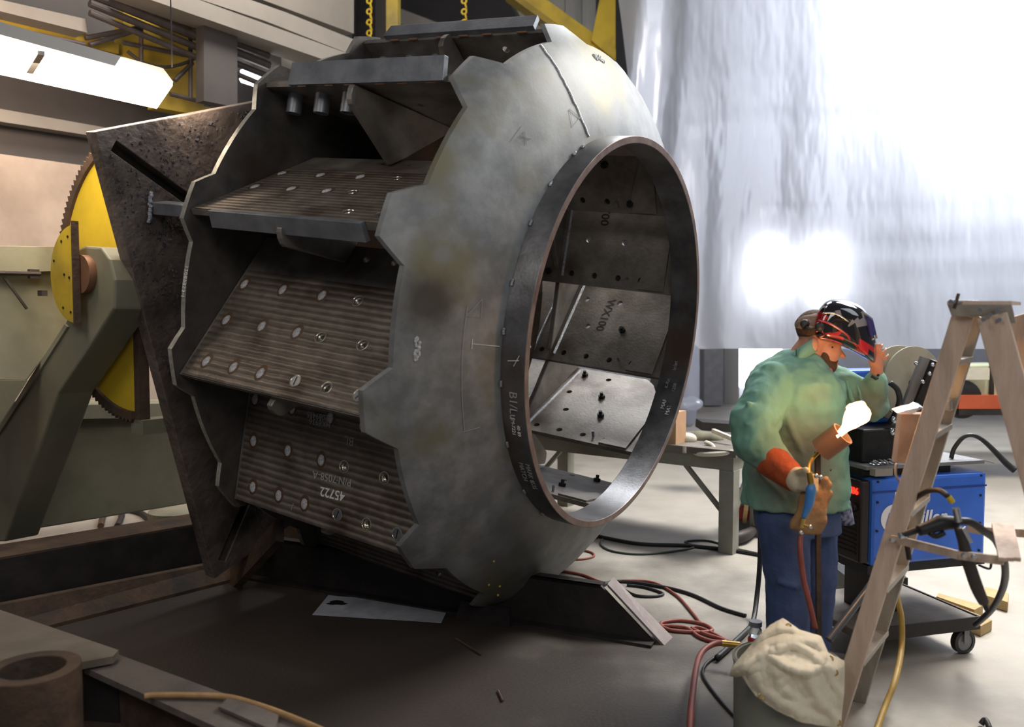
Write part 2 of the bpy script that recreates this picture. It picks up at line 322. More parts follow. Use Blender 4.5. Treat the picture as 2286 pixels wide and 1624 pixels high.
# yellow girders of the overhead crane
t = thing('crane_girder', 'yellow painted box girder high on the left wall behind the pipes', 'girder', wp(360, 200, .3))
obj('girder_panel', wslab([[(0, 20), (190, 75), (265, 98), (265, 120), (0, 60)]], 0, .3, .15), M_yel2, t)
obj('girder_panel', wslab([[(275, 20), (455, 62), (455, 240), (275, 200)]], 0, .25, .15), M_yel2, t)
obj('girder_panel', wslab([[(350, 215), (470, 240), (470, 262), (350, 240)]], 0, .28, .15), M_yel2, t)
g = MB()
for a_, b_ in (((0, 60), (190, 100)), ((190, 85), (320, 60)), ((200, 100), (310, 66)), ((390, 180), (430, 140)), ((425, 40), (425, 220)), ((315, 60), (315, 170)), ((275, 95), (425, 125)), ((380, 210), (470, 232))):
    g.tube([wp(*a_, .45), wp(*b_, .45)], .02, 8)
g.tube([wp(x, y, .45) for x, y in ((285, 115), (320, 140), (370, 150), (420, 138), (455, 115))], .015, 8, smooth=4)
obj('lattice_bar', g, M_pipe, t)
for i, (dy, r) in enumerate(((0, .035), (14, .03), (30, .04), (45, .03), (60, .04), (78, .03), (95, .025))):
    g = MB(); y0 = -90+dy*1.25; g.tube([wp(200, y0, .6), wp(600, y0+152+dy*.15, .6)], r, 10)
    tag(obj('pipe', g, M_pipe), 'dark pipe running in the bundle along the upper left wall', 'pipe', 'pipes along the upper left wall')
g = wslab([[(455, 10), (530, 35), (530, 240), (455, 225)]], 0, .75, .12); tag(obj('steel_column', g, M_dwall), 'dark steel column beside the yellow girder on the left wall', 'column')
# lamps
t = thing('ceiling_lamp', 'long glowing strip lamp hanging at the upper left', 'lamp', Fl(190, 160, 2.95))
ln = ZZ; la = [Fl(-40, 78, 2.95), Fl(385, 192, 2.95), Fl(350, 243, 2.95), Fl(-40, 158, 2.95)]
g = MB(); g.prism(la, ln*.02); obj('diffuser', g, M_lamp, t)
lc = sum(la, V((0, 0, 0)))/4; up = [lc+(p-lc)*.9+ln*.09 for p in la]; g = MB(); g.hexa([lc+(p-lc)*1.01+ln*.022 for p in la], up); obj('housing', g, M_lhous, t)
g = MB(); g.bar(Fl(92, 118, 2.94), Fl(66, 160, 2.94), .03, .02); obj('joint_strip', g, M_lhous, t)
g = MB(); g.tube([la[1]+ZZ*.1, la[1]+ZZ*2], .004, 6); g.tube([la[0]+ZZ*.1, la[0]+ZZ*2], .004, 6); obj('hanger_wire', g, M_pipe, t)
g = MB(); g.prism([wp(x, y, .5) for x, y in ((545, 154), (552, 155), (598, 172), (601, 178), (600, 196), (590, 196), (547, 182), (543, 176))], EE*.06); tag(obj('window_lamp', g, M_lampw), 'small bright white lamp on the wall above the steel plate', 'lamp')
l = area('strip_lamp_light', Fl(190, 165, 2.90), Fl(190, 165, 2.9)+V((-.9, 1.7, -1.6)), 1.2, .35, 22, (1, .80, .60))
# columns, chain and diagonals beyond the drum
def fslab(name, pts, Y, th, m, lab, cat, grp=None):
    g = MB(); g.prism([P(x, y, Y) for x, y in pts], (0, th, 0)); return tag(obj(name, g, m), lab, cat, grp)
fslab('crane_column', [(862, -60), (888, -60), (888, 110), (862, 110)], 12, .3, M_yel, 'upright yellow column beyond the top left of the drum', 'column')
fslab('steel_column', [(838, -60), (862, -60), (862, 110), (838, 110)], 13, .3, M_dwall, 'grey steel column left of the upright yellow column', 'column')
fslab('steel_column', [(795, -60), (838, -60), (838, 120), (795, 120)], 13.5, .3, M_dark, 'dark steel column between wall and yellow chain', 'column')
for x0, lab in ((826, 'yellow chain hanging left of the yellow column'), (1038, 'yellow chain hanging above the drum top bar')):
    g = MB()
    for k in range(14):
        c = P(x0+(2 if k % 2 else -2), -70+k*12, 10.5); g.lathe([(.03+.012*cos(b*pi/3), .012*sin(b*pi/3)) for b in range(6)], c, (1, 0, .2) if k % 2 else (.3, 1, 0), 12)
    tag(obj('hanging_chain', g, M_yel, smooth=True), lab, 'chain')
t = fslab('overhead_conveyor', [(870, 10), (1240, 150), (1240, 175), (870, 45)], 14.5, .4, M_beam, 'pale sloping beam high up behind the drum', 'beam')
fslab('patched_wall_slab', [(1110, -60), (1330, -60), (1330, 150), (1200, 110)], 16, .3, M_pan, 'pale patched panel high up behind the yellow diagonal beam', 'panel')
t = thing('crane_bracket', 'yellow diagonal crane beam with triangular bracket beside the plastic sheeting', 'beam', P(1290, 120, 11.6))
g = MB(); g.prism([P(x, y, 11.6) for x, y in ((1130, -30), (1180, -30), (1375, 110), (1375, 160), (1340, 135))], (0, .25, 0)); obj('diagonal_beam', g, M_yel, t)
g = MB(); g.prism([P(x, y, 11.55) for x, y in ((1128, -15), (1150, -15), (1372, 145), (1372, 160))], (0, .3, 0)); obj('beam_flange', g, M_yel2, t)
g = MB(); g.prism([P(x, y, 11.5) for x, y in ((1345, -30), (1374, -30), (1374, 135), (1320, 90))], (0, .2, 0)); obj('triangular_plate', g, M_yel, t)
for k, (x, w) in enumerate(((1262, 22), (1300, 8))): fslab('steel_column', [(x, -60), (x+w, -60), (x+w, 130), (x, 130)], 15, .2, M_lhous, ('pale grey column behind the yellow bracket', 'thin pale grey post behind the yellow bracket')[k], 'column')
# plastic sheeting
m = bpy.data.materials.new('translucent_plastic'); m.use_nodes = True; nt = m.node_tree; N = nt.nodes; L = nt.links; N.remove(N['Principled BSDF'])
tr = N.new('ShaderNodeBsdfTranslucent'); tr.inputs[0].default_value = (.80, .83, .92, 1); df = N.new('ShaderNodeBsdfDiffuse'); df.inputs[0].default_value = (.62, .64, .70, 1); gl = N.new('ShaderNodeBsdfGlossy'); gl.inputs[1].default_value = .28; gl.inputs[0].default_value = (.9, .92, 1, 1)
m1 = N.new('ShaderNodeMixShader'); m1.inputs[0].default_value = .35; L.new(tr.outputs[0], m1.inputs[1]); L.new(df.outputs[0], m1.inputs[2]); m2_ = N.new('ShaderNodeMixShader'); m2_.inputs[0].default_value = .14; L.new(m1.outputs[0], m2_.inputs[1]); L.new(gl.outputs[0], m2_.inputs[2])
tc = N.new('ShaderNodeTexCoord'); mp = N.new('ShaderNodeMapping'); mp.inputs['Scale'].default_value = (3.2, 3.2, 1.0); nz = N.new('ShaderNodeTexNoise'); nz.inputs['Scale'].default_value = 1.3; nz.inputs['Detail'].default_value = 2; bp = N.new('ShaderNodeBump'); bp.inputs['Distance'].default_value = .06; bp.inputs['Strength'].default_value = .5
L.new(tc.outputs['Object'], mp.inputs[0]); L.new(mp.outputs[0], nz.inputs[0]); L.new(nz.outputs[0], bp.inputs['Height'])
for q in (tr, df, gl): L.new(bp.outputs[0], q.inputs['Normal'])
L.new(m2_.outputs[0], N['Material Output'].inputs[0]); M_sheet = m
g = MB(); nx, nz_ = 150, 60; y0 = 11.2; xR = 8.6
def cpt(u, z):
    hh = (z-1.27)/6.5; xl = 2.42-1.18*max(0, min(1, hh/.78))**.62; x = xl+(xR-xl)*u**1.25
    fold = .09*sin(x*9+1.5*sin(z*.7))*max(0, 1-u*5)+.015*sin(x*5.1+2*MN.noise(V((x*.6, z*.5, 3))))+.03*MN.noise(V((x*.9, z*.7, 0)))
    for zz, x_0 in ((4.1, 0), (2.95, 3.2), (2.5, 3.2), (2.08, 3.2)): fold += -.02*math.exp(-((z-zz-.02*x)/.05)**2)*(1 if x > x_0 else 0)
    return V((x, y0+fold-.06*u, z))
for j in range(nz_+1):
    z = 1.27+(7.8-1.27)*j/nz_
    for i in range(nx+1): g.v.append(cpt(i/nx, z))
for j in range(nz_):
    for i in range(nx): k = j*(nx+1)+i; g.f.append((k, k+1, k+nx+2, k+nx+1))
s = obj('plastic_sheeting', g, M_sheet, smooth='all'); tag(s, 'large translucent plastic sheet hanging across the hall, glowing with daylight', 'sheeting')
# things beyond and below the sheeting
fslab('steel_column', [(1572, 700), (1616, 700), (1614, 906), (1572, 906)], 16, .4, M_grey, 'grey steel column below the sheeting, right of the plastic bundle', 'column')
fslab('storage_cabinet', [(1618, 700), (1650, 700), (1650, 903), (1618, 903)], 16.6, .4, M_lhous, 'grey cabinet below the sheeting beside the grey column', 'cabinet')
g = MB(); g.ell(P(1540, 850, 13.2), .14, .14, .71); g.ell(P(1540, 902, 13.0), .22, .18, .1); 
for v in g.v: v += V((.05*MN.noise(v*5), .05*MN.noise(v*7), .02*MN.noise(v*9)))
tag(obj('plastic_bundle', g, M_sheet, smooth='all'), 'crumpled bundle of clear plastic hanging to the floor behind the drum ring', 'plastic sheet')
struct('window_1', MB().prism([P(x, y, 17.5) for x, y in ((1652, 735), (1745, 735), (1745, 865), (1652, 865))], (0, .1, 0)), M_lampw)
# truck far right
t = thing('utility_truck', 'cream and orange utility truck parked in the far right background', 'truck', Fl(2230, 935))
g = MB(); g.box(P(2225, 850, 9.2), .85, .5, .36); g.box(P(2290, 850, 9.2), .30, .5, .34); obj('cab_body', g, M_vcream, t, bevel=.02)
g = MB(); g.box(P(2180, 835, 8.9), .26, .02, .12); obj('side_panel', g, M_cream, t)
g = MB(); g.box(P(2230, 893, 9.1), 1.1, .5, .14); obj('chassis', g, M_orange, t)
g = MB(); g.box(P(2230, 915, 9.1), 1.1, .5, .06); g.box(P(2214, 850, 8.93), .04, .03, .4); obj('bumper', g, M_dark, t)
g = MB(); c = P(2138, 890, 9.0); g.cyl(c-V((0, .1, 0)), c+V((0, .15, 0)), .20, 28); g.v = [V(v) for v in g.v]; obj('wheel', g, M_rubber, t)
# ================================================================ STEEL DRUM
S = 1.06
DC = O+c2w(.59466, -.13999, 4.45302)*S
AX = c2w(.84014, .14709, -.52205).normalized(); WU = c2w(.0998, -.98801, -.11776).normalized(); SS = AX.cross(WU)
def DP(r, a, off): a = R(a); return DC+(AX*off+WU*(r*cos(a))+SS*(r*sin(a)))*S
drum = thing('steel_drum', 'huge welded steel drum with toothed end plates and an open front ring', 'steel drum', DP(1.52, 164, -.43)-ZZ*.02)
TH0, RO, PH, WB = 104.0, 1.504, R(40.9), .837
TR_ = (.09, .323, .536, .768)
def zsh(r):
    pr = [(.97, -.115), (1.05, -.135), (1.2, -.195), (1.35, -.27), (1.44, -.335), (1.53, -.435), (1.7, -.6)]
    for (a, b), (c, d) in zip(pr, pr[1:]):
        if r <= c: return b+(d-b)*max(0, (r-a))/(c-a)
    return -.6
def rout(da, rt=1.525, rn=1.445, ht=3.4, hb=6.9):
    da = abs(da); return rt if da <= ht else (rn if da >= hb else rt+(rn-rt)*(da-ht)/(hb-ht))
angs = []
for k in range(12):
    c = 102.6+30*k
    for d in (-15, -12.5, -10, -8.5, -6.9, -5.2, -3.4, -1.7, 0, 1.7, 3.4, 5.2, 6.9, 8.5, 10, 12.5): angs.append((c+d, d))
def toothed(name, prof_r, zf, th, m, parent, me2):
    g = MB(); n = len(angs); K = len(prof_r)
    for side in (0, 1):
        for a, d in angs:
            ro = rout(d)
            for f in prof_r: r = prof_r[0]*1.0 if f == prof_r[0] else .98+(ro-.98)*f; g.v.append(DP(r, a, zf(r)-side*th))
    B = n*K
    for i in range(n):
        j = (i+1) % n
        for q in range(K-1): g.f += [(i*K+q, j*K+q, j*K+q+1, i*K+q+1), (B+i*K+q, B+i*K+q+1, B+j*K+q+1, B+j*K+q)]
        g.f += [(i*K+K-1, j*K+K-1, B+j*K+K-1, B+i*K+K-1), (i*K, B+i*K, B+j*K, j*K)]
    o = obj(name, g, m, parent, smooth=True, m2=me2)
    return o
sh = toothed('front_shell', [.98, .12, .25, .4, .6, .8, .92, 1], zsh, .026, M_shell, drum, None)
bk = toothed('back_flange', [.35, .05, .5, .8, 1], lambda r: -1.625, .03, M_gear, drum, M_edge)
for p in bk.data.polygons:      # bright flame-cut rim
    rr = [(bk.data.vertices[i].co-DC) for i in p.vertices]; ax_ = p.normal.dot(AX)
    if abs(ax_) < .3 and (rr[0]-AX*rr[0].dot(AX)).length > 1.3*S: p.material_index = 1
g = MB(); g.lathe([(1.0*S, 0), (.965*S, 0), (.965*S, -.17*S), (1.0*S, -.17*S)], DC, AX, 128); rg = obj('front_ring', g, M_ring, drum, smooth=True, bevel=.003, m2=mat('brown_ring_edge', '#5c463c', '#7d6a60', 9, .5, .4))
for p in rg.data.polygons:
    if abs(p.normal.dot(AX)) > .9: p.material_index = 1
def tone_patch(m, pos, rad, col, k, seed):  # blends heat stains, soot and other tones into a base colour
    nt = m.node_tree; N = nt.nodes; L = nt.links; b = N['Principled BSDF']; src = b.inputs['Base Color'].links[0].from_socket
    tc = N.new('ShaderNodeTexCoord'); nz = N.new('ShaderNodeTexNoise'); nz.inputs['Scale'].default_value = 6; nz.inputs['Detail'].default_value = 6
    ad = N.new('ShaderNodeVectorMath'); ad.operation = 'ADD'; ad.inputs[1].default_value = (seed, 0, 0); L.new(tc.outputs['Object'], ad.inputs[0]); L.new(ad.outputs[0], nz.inputs['Vector'])
    d = N.new('ShaderNodeVectorMath'); d.operation = 'DISTANCE'; d.inputs[1].default_value = tuple(pos); L.new(tc.outputs['Object'], d.inputs[0])
    ma = N.new('ShaderNodeMath'); ma.operation = 'MULTIPLY_ADD'; ma.inputs[1].default_value = rad*1.3; L.new(nz.outputs[0], ma.inputs[0]); L.new(d.outputs['Value'], ma.inputs[2])
    mr = N.new('ShaderNodeMapRange'); mr.interpolation_type = 'SMOOTHSTEP'; mr.inputs[1].default_value = rad*.9; mr.inputs[2].default_value = rad*1.9; mr.inputs[3].default_value = k; mr.inputs[4].default_value = 0; L.new(ma.outputs[0], mr.inputs[0])
    mx = N.new('ShaderNodeMix'); mx.data_type = 'RGBA'; mx.inputs[7].default_value = hexc(col); L.new(mr.outputs[0], mx.inputs[0]); L.new(src, mx.inputs[6]); L.new(mx.outputs[2], b.inputs['Base Color'])
tone_patch(M_shell, DP(1.30, 77.5, zsh(1.30)), .20, '#6e6845', .75, 1); tone_patch(M_shell, DP(1.36, 84.5, zsh(1.36)), .15, '#3a3228', .85, 5); tone_patch(M_shell, DP(1.33, 76, zsh(1.33)), .05, '#85878c', .5, 9)
tone_patch(M_shell, DP(1.38, 2, zsh(1.38)), .26, '#8d8258', .6, 3); tone_patch(M_shell, DP(1.2, 10, zsh(1.2)), .14, '#a59c74', .5, 7); tone_patch(M_shell, DP(1.2, 150, zsh(1.2)), .5, '#4c463c', .5, 11)  # heat tints near the top, then a broad darker tone low on the shell
# tack welds behind the ring
for a in (28, 33, 47, 60, 76, 88, 101, 118, 136, 150):
    g = MB()
    for q in range(4): g.ell(DP(1.006, a+q*.35, -.115), .007, .006, .007, seg=8, rings=6)
    obj('tack_weld', g, M_weld, drum, smooth=True)
# weld seams on the shell
def shpt(r, a, up=.004): return DP(r, a, zsh(r)+up)
g = MB(); g.tube([shpt(r, 23.9+random.uniform(-.2, .2), .001) for r in [1.445-.02*i for i in range(22)]], .006, 8); obj('weld_seam', g, mat('ground_weld', '#c9cbcd', '#a9abad', 40, .28, .8, .6, 150), drum, smooth=True)
for a, r0, r1 in ((92.6, 1.362, 1.378), (4.0, 1.37, 1.39)):
    g = MB()
    for q in range(26): g.ell(shpt(random.uniform(r0, r1), a+random.uniform(-1.9, 1.9), .002), random.uniform(.004, .009), .006, random.uniform(.006, .016), seg=8, rings=6)
    obj('weld_patch', g, M_plug, drum, smooth=True)
# blades
x_r1 = (-1.49, -1.30, -1.12, -.90, -.715, -.53); x_r2 = (-1.53, -1.28, -1.05, -.90, -.65); x_r3 = (-1.56, -1.29, -1.03, -.81, -.55); x_r4 = (-1.07, -.90, -.73, -.56, -.40)
def rt_(t): return sqrt((RO-t*cos(PH))**2+(t*sin(PH))**2)
THK = .028
def circ(x, y, r, n=18): return [V((x+r*cos(2*pi*i/n), y+r*sin(2*pi*i/n), 0)) for i in range(n)]
open_ = {0: (4,), 1: (3, 4), 2: (3, 4), 3: (0, 1, 2, 3, 4)}
slot = {0: (3, 5), 1: (), 2: ()}
rows = (x_r1, x_r2, x_r3, x_r4)
outl = [V((-1.62, 0, 0)), V((-.46, 0, 0))]+[V((zsh(rt_(t))-.032, t, 0)) for t in (.06, .15, .25, .4, .55, .7, WB)]+[V((-1.62, WB, 0))]
holes = [circ(rows[r][c]*S, TR_[r]*S, .021, 18) for r in range(4) for c in open_[r]]
gB = MB(); gB.prism([p*S for p in outl], (0, 0, -THK), holes)
gW = MB(); ow = [V((-1.60, .004, 0)), V((-.47, .004, 0))]+[V((zsh(rt_(t))-.034, t, 0)) for t in (.06, .15, .25, .4, .5, .62)]+[V((-1.60, .62, 0))]
gW.prism([p*S for p in ow], (0, 0, .007), [circ(rows[r][c]*S, TR_[r]*S, .021, 18) for r in range(3) for c in open_[r]])
def ring3(c, r0, r1, z0, z1, seg=18):
    return MB().lathe([(r0, z1), (r1, z0), (r1*.98, z1-.012)], c, (0, 0, 1), seg)
meshes = {}
def dpart(name, gm, m, parent, mw, smooth=False, label=None):
    key = (name, id(gm))
    if key in meshes:
        o = bpy.data.objects.new(name, meshes[key]); link(o, parent, mw)
        return o
    o = obj(name, gm, m, parent, smooth, mw, label=label); meshes[key] = o.data; return o
gplug = MB(); gplug.ell((0, 0, 0), .022, .030, .006, seg=16, rings=8)
for v in gplug.v: v.z += .003*MN.noise(v*200); v.x *= 1+.15*MN.noise(v*90)
gstain = MB(); gstain.ell((0, .004, -.001), .040, .052, .0022, seg=20, rings=6)
gsink = MB(); gsink.lathe([(.0205, -.006), (.032, .0012), (.029, .0018), (.0165, -.012), (.0165, -.03), (.0205, -.03)], (0, 0, 0), (0, 0, 1), 24)
gscr = MB(); gscr.cyl((0, 0, -.01), (0, 0, .0012), .027, 24); 
gslt = MB(); gslt.box((0, 0, .0014), .044, .005, .002)
gnut = MB(); gnut.cyl((0, 0, 0), (0, 0, -.022), .024, 6); gnut.cyl((0, 0, 0), (0, 0, -.045), .012, 12)
gtub = MB(); gtub.lathe([(.040, 0), (.029, 0), (.029, -.10), (.040, -.10)], (0, 0, 0), (0, 0, 1), 24)
gplg = MB(); gplg.cyl((0, 0, 0), (0, 0, .006), .0206, 18)
gstud = MB(); gstud.cyl((0, 0, 0), (0, 0, -.04), .008, 10)
def bmat(k):
    th = R(TH0+30*k); er = WU*cos(th)+SS*sin(th); et = -WU*sin(th)+SS*cos(th); dd = -er*cos(PH)-et*sin(PH)
    return frame(DC+er*(RO*S), AX, dd)
near = (-3, -2, -1, 0, 1, 2); inner = (-4, -5, -6, -7, -8)
for k in range(-9, 3):
    B = bmat(k)
    bl = dpart('blade', gB, M_blin, drum, B)
    if k in near: dpart('wear_overlay', gW, M_blade, bl, B)
    T = lambda r, c, z=0: B @ Matrix.Translation((rows[r][c]*S, TR_[r]*S, z))
    if k in (-1, 0, 1):
        for r in range(3):
            for c in range(len(rows[r])):
                if k == -1 and r == 0 and c < 4: continue
                if c in open_[r]: dpart('countersunk_hole', gsink, M_bright, bl, T(r, c, .007), True)
                elif c in slot[r]: 
                    q = dpart('slotted_screw', gscr, M_screw, bl, T(r, c, .007) @ Matrix.Rotation(random.uniform(-.6, .6)+1.4, 4, 'Z'), True)
                    dpart('screw_slot', gslt, M_black, q, T(r, c, .007) @ Matrix.Rotation(1.4+random.uniform(-.4, .4), 4, 'Z'))
                    dpart('screw_rim', gsink, M_bright, q, T(r, c, .0075), True)
                else:
                    q = dpart('plug_weld', gplug, M_plug, bl, T(r, c, .009), 'all'); dpart('heat_mark', gstain, M_heat, q, T(r, c, .007), True)
    if k in (-3, -2, -1):
        for c in (0, 1, 2): dpart('stub_tube', gtub, M_bar, bl, B @ Matrix.Translation((rows[0][c]*S-.06, .13*S, -THK)), True)
    if k == -3:
        for c in (0, 1, 3): pass
    if k in inner:
        for r, c in {-4: ((1, 4), (2, 4), (3, 4)), -5: ((2, 1), (3, 0)), -6: ((1, 1), (2, 2), (2, 4)), -7: ((1, 2), (1, 4), (2, 2), (2, 4), (0, 3), (1, 1)), -8: ((0, 5), (1, 2), (1, 3), (2, 3), (3, 2), (2, 4), (2, 2))}[k]:
            dpart('bolt_nut', gnut, M_black, bl, T(r, c, -THK), False)
        for r in range(4):
            for c in open_[r]:
                if r == 3 or k in (-4, -7, -8): dpart('hole_backing', gplg, M_black, bl, T(r, c, -.012))
        dpart('locating_stud', gstud, M_screw, bl, B @ Matrix.Translation((-.49*S, .76*S, -THK)), True)
        g = MB(); a_ = [B @ V((x*S, t*S, -THK-.002)) for x, t in [(-.965, .04+.05*i) for i in range(16)]]; g.tube(a_, .011, 8); obj('inner_weld_seam', g, M_weld, bl, smooth=True)
        g = MB(); a_ = [B @ V((x*S, t*S, -THK-.002)) for x, t in [(-1.13, .04+.05*i) for i in range(16)]]; g.tube(a_, .011, 8); obj('inner_weld_seam', g, M_weld, bl, smooth=True)
        g = MB(); g.prism([(x*S, t*S, -THK-.0) for x, t in ((-.24, .50), (-.235, .825), (-.42, .825), (-.32, .50))], (0, 0, -.012)); obj('end_gusset', g, M_blin, bl, mw=B)
# lip bars at the outer edges of the three upper blades
for k, x0, x1, tl in ((-1, -1.47, -.53, 0), (-2, -1.44, -.50, 0), (-3, -1.47, -.51, 0)):
    B = bmat(k); g = MB()
    # bar stands across the blade edge
    er = [(-.008, -.062), (-.008, .050), (-.040, .050), (-.040, -.062)]
    hgt = {-1: (-.075, .012), -2: (-.03, .085), -3: (-.01, .075)}[k]
    pts = [V((x0*S, -.001, hgt[0])), V((x1*S+.0, -.001, hgt[0])), V((x1*S-.01, -.001, hgt[1])), V((x0*S+.01, -.001, hgt[1]))]
    g.prism(pts, (0, -.03, 0)); obj('lip_bar', g, M_bar, drum, mw=B, bevel=.002)
    for q in range(6):
        g = MB(); xx = x0+(x1-x0)*(q+.5)/6+random.uniform(-.03, .03); g.tube([V((xx*S+dx, -.012, -THK-.003)) for dx in (-.03, 0, .03)], .006, 8)
        obj('weld_bead', g, M_copper, drum, mw=B, smooth=True)
# mid gussets between neighbouring blades
for k in range(-9, 3):
    B = bmat(k); Bn = bmat(k+1)
    q0 = B @ V((-1.03*S, -.02, -THK-.003)); q1 = B @ V((-1.03*S, .76*S, -THK)); q2 = Bn @ V((-1.03*S, .825*S, .008)); q3 = Bn @ V((-1.03*S, .73*S, .008)); 
    g = MB(); nose = [q0+(B.to_3x3() @ V((0, -.03*sin(a), -.055+.055*cos(a)))) for a in [R(30*i) for i in range(7)]]
    g.prism(nose[1:]+[q3, q2, q1], AX*.034); obj('gusset_plate', g, M_blin, drum, bevel=.006)
g = MB(); g.lathe([(1.02*S, -1.12*S), (.2*S, -1.12*S), (.2*S, -1.15*S), (1.02*S, -1.15*S)], DC, AX, 72); obj('inner_bulkhead', g, M_rust, drum, smooth=True)
g = MB()
for a in (-75, -105, -130): g.tube([DP(.92, a, -1.11), DP(.80, a+3, -1.10), DP(.70, a+2, -1.11)], .02, 8)
obj('bulkhead_weld', g, M_weld, drum, smooth=True)
# spacers that hold the drum off the table plate
for w_, s_ in ((.41, 1.42),):
    c = DC+(AX*(-1.655)+WU*w_+SS*s_)*S; c2 = DC+(AX*(-1.90)+WU*w_+SS*s_)*S
    g = MB(); g.bar(c, c2, .10, .06, WU*1+SS*.2); o = obj('spacer_block', g, M_bar, drum, bevel=.003)
    g = MB()
    for q in range(14): g.ell(c2+AX*.02+WU*(q-7)*.011+SS*.06+AX*random.uniform(-.008, .008), .011, .011, .011, seg=8, rings=6)
    obj('spacer_weld', g, M_weld, o, smooth=True)
# chalk marks
def chalk(pts, r=.0016, m=None): g = MB(); g.tube(pts, r, 5); return obj('chalk_mark', g, m or M_chalk, drum)
def blade_text(k, s, x, t, size, rot, m=M_chalk, z=.009):
    B = bmat(k) @ Matrix.Translation((x*S, t*S, z)) @ Matrix.Rotation(rot, 4, 'Z'); return text(s, B, size, m, drum, 'chalk_lettering', .0006, 0, .0004)
blade_text(1, '45722', -.87, .205, .068, R(183)+0, M_chalk)
blade_text(1, 'P/N:7058-A', -.84, .275, .056, R(183), M_chalkg)
blade_text(1, 'BL', -.86, .47, .062, R(182), M_chalkg)
blade_text(1, '12089485', -1.02, .545, .044, R(2+180), M_chalkg)
blade_text(1, 'MK8936', -1.02, .515, .044, R(2+180), M_chalkg)
for x, t in ((-1.5, .10), (-1.2, .06)):
    B = bmat(1); chalk([B @ V((x*S-.02, t*S, .01)), B @ V((x*S+.02, t*S+.01, .01))], m=M_chalkg); chalk([B @ V((x*S, t*S-.02, .01)), B @ V((x*S+.01, t*S+.02, .01))], m=M_chalkg)
def rim(a, off, r=1.0015): return DP(r, a, off)
# X mark and lettering on the outside of the ring
chalk([rim(95.5, -.085), rim(95, -.03)]); chalk([rim(93.8, -.03), rim(96.6, -.055)])
chalk([shpt(1.15, 91.5), shpt(1.015, 92.2)]); chalk([shpt(1.15, 90.5), shpt(1.15, 92.6)])
chalk([shpt(1.19, a) for a in range(84, 112, 2)], .0012, M_chalkg); chalk([shpt(1.20, 110), shpt(1.12, 110.5)], .0016, M_chalkg); chalk([shpt(1.13, 82), shpt(1.19, 86), shpt(1.12, 86), shpt(1.13, 82)], .0012, M_chalkg)
def ring_text(s, a, off, size, rr=1.002, m=M_chalk, sgn=1, turn=0):
    er = WU*cos(R(a))+SS*sin(R(a)); et = (-WU*sin(R(a))+SS*cos(R(a)))
    mw = frame(DP(rr, a, off), et if sgn > 0 else -et, AX if sgn > 0 else AX) 
    return text(s, mw @ Matrix.Rotation(turn, 4, 'Z'), size, m, drum, 'chalk_lettering', .0006)
ring_text('B1/Lu', 103, -.075, .06, m=M_chalkg); ring_text('EM-7221', 110, -.075, .026); ring_text('40 89', 112, -.05, .026)
ring_text('MATCH', 124, -.08, .035, m=M_chalkg); ring_text('MARK 8', 124, -.045, .035, m=M_chalkg); ring_text('535', 131, -.05, .035, m=M_chalkg)
def in_text(s, a, off, size, m=M_chalk):     # inside face of the ring on the far side
    et = (-WU*sin(R(a))+SS*cos(R(a))); mw = frame(DP(.9635, a, off), et, -AX); return text(s, mw, size, m, drum, 'chalk_lettering', .0006)
in_text('MATCH', -121.5, -.045, .036); in_text('MARK 8', -119.5, -.085, .036); in_text('12089862-1', -112.5, -.05, .03, M_chalkg); in_text('Inlet Brg', -104.5, -.075, .036, M_chalkg); in_text('K-Raynes', -111.5, -.1, .03, M_chalkg)
for k, s_, x, t in ((-5, '700', -.74, .32), (-6, 'WX100', -.74, .30)):
    B = bmat(k) @ Matrix.Translation((x*S, t*S, -THK-.0005)) @ Matrix.Rotation(pi, 4, 'X') @ Matrix.Rotation(R(-90), 4, 'Z'); text(s_, B, .085, M_dark, drum, 'stamped_lettering', .0006, 0, .002)
text('12089853-1', frame(DP(1.448, 84, -1.622), (-WU*sin(R(84))+SS*cos(R(84))), -AX), .034, M_chalk, drum, 'chalk_lettering', .0008)
chalk([shpt(1.19, 44), shpt(1.235, 46), shpt(1.23, 44), shpt(1.19, 46)], .0012, M_chalkg)
chalk([shpt(1.10, 24), shpt(1.17, 27), shpt(1.10, 29), shpt(1.12, 24)], .0014); chalk([shpt(1.25, 46+5*cos(a/2)/2, .003) for a in range(12)], .001, M_chalkg)
g = MB()
for r, a in ((1.30, 148), (1.40, 154), (1.39, 158), (1.44, 161)): g.ell(shpt(r, a, .001), .007, .005, .007, seg=8, rings=5)
obj('paint_fleck', g, M_yel, drum)
# ================================================================ POSITIONER
pos = thing('welding_positioner', 'yellow and olive welding positioner with a big slotted square table plate', 'machine', V((-2.6, 4.7, 0)))
oP = -1.90
def pp(w_, s_, off=oP): return DC+(AX*off+WU*w_+SS*s_)*S
e1 = V((-.943, -.333)); e2 = V((.333, -.943)); k0 = V((.71, 1.76)); L_ = 2.45
cor = [k0, k0+e1*L_, k0+e1*L_+e2*L_, k0+e2*L_]
def slotp(p, q, hw): 
    d = (q-p).normalized(); n = V((-d.y, d.x)); return [pp(*(p+n*hw)), pp(*(p-n*hw)), pp(*(q-n*hw)), pp(*(q+n*hw))]
ctr = k0+e1*L_/2+e2*L_/2; sl = [slotp(c+(ctr-c)*.06, c+(ctr-c)*.62, .028) for c in cor]
g = MB(); g.prism([pp(*c) for c in cor], -AX*.075*S, sl); tb = obj('table_plate', g, M_table, pos, bevel=.004)
g = MB(); g.prism([pp(*(c+(ctr-c)*.03), oP-.085) for c in cor], -AX*.02); obj('table_back_plate', g, M_dark, pos)
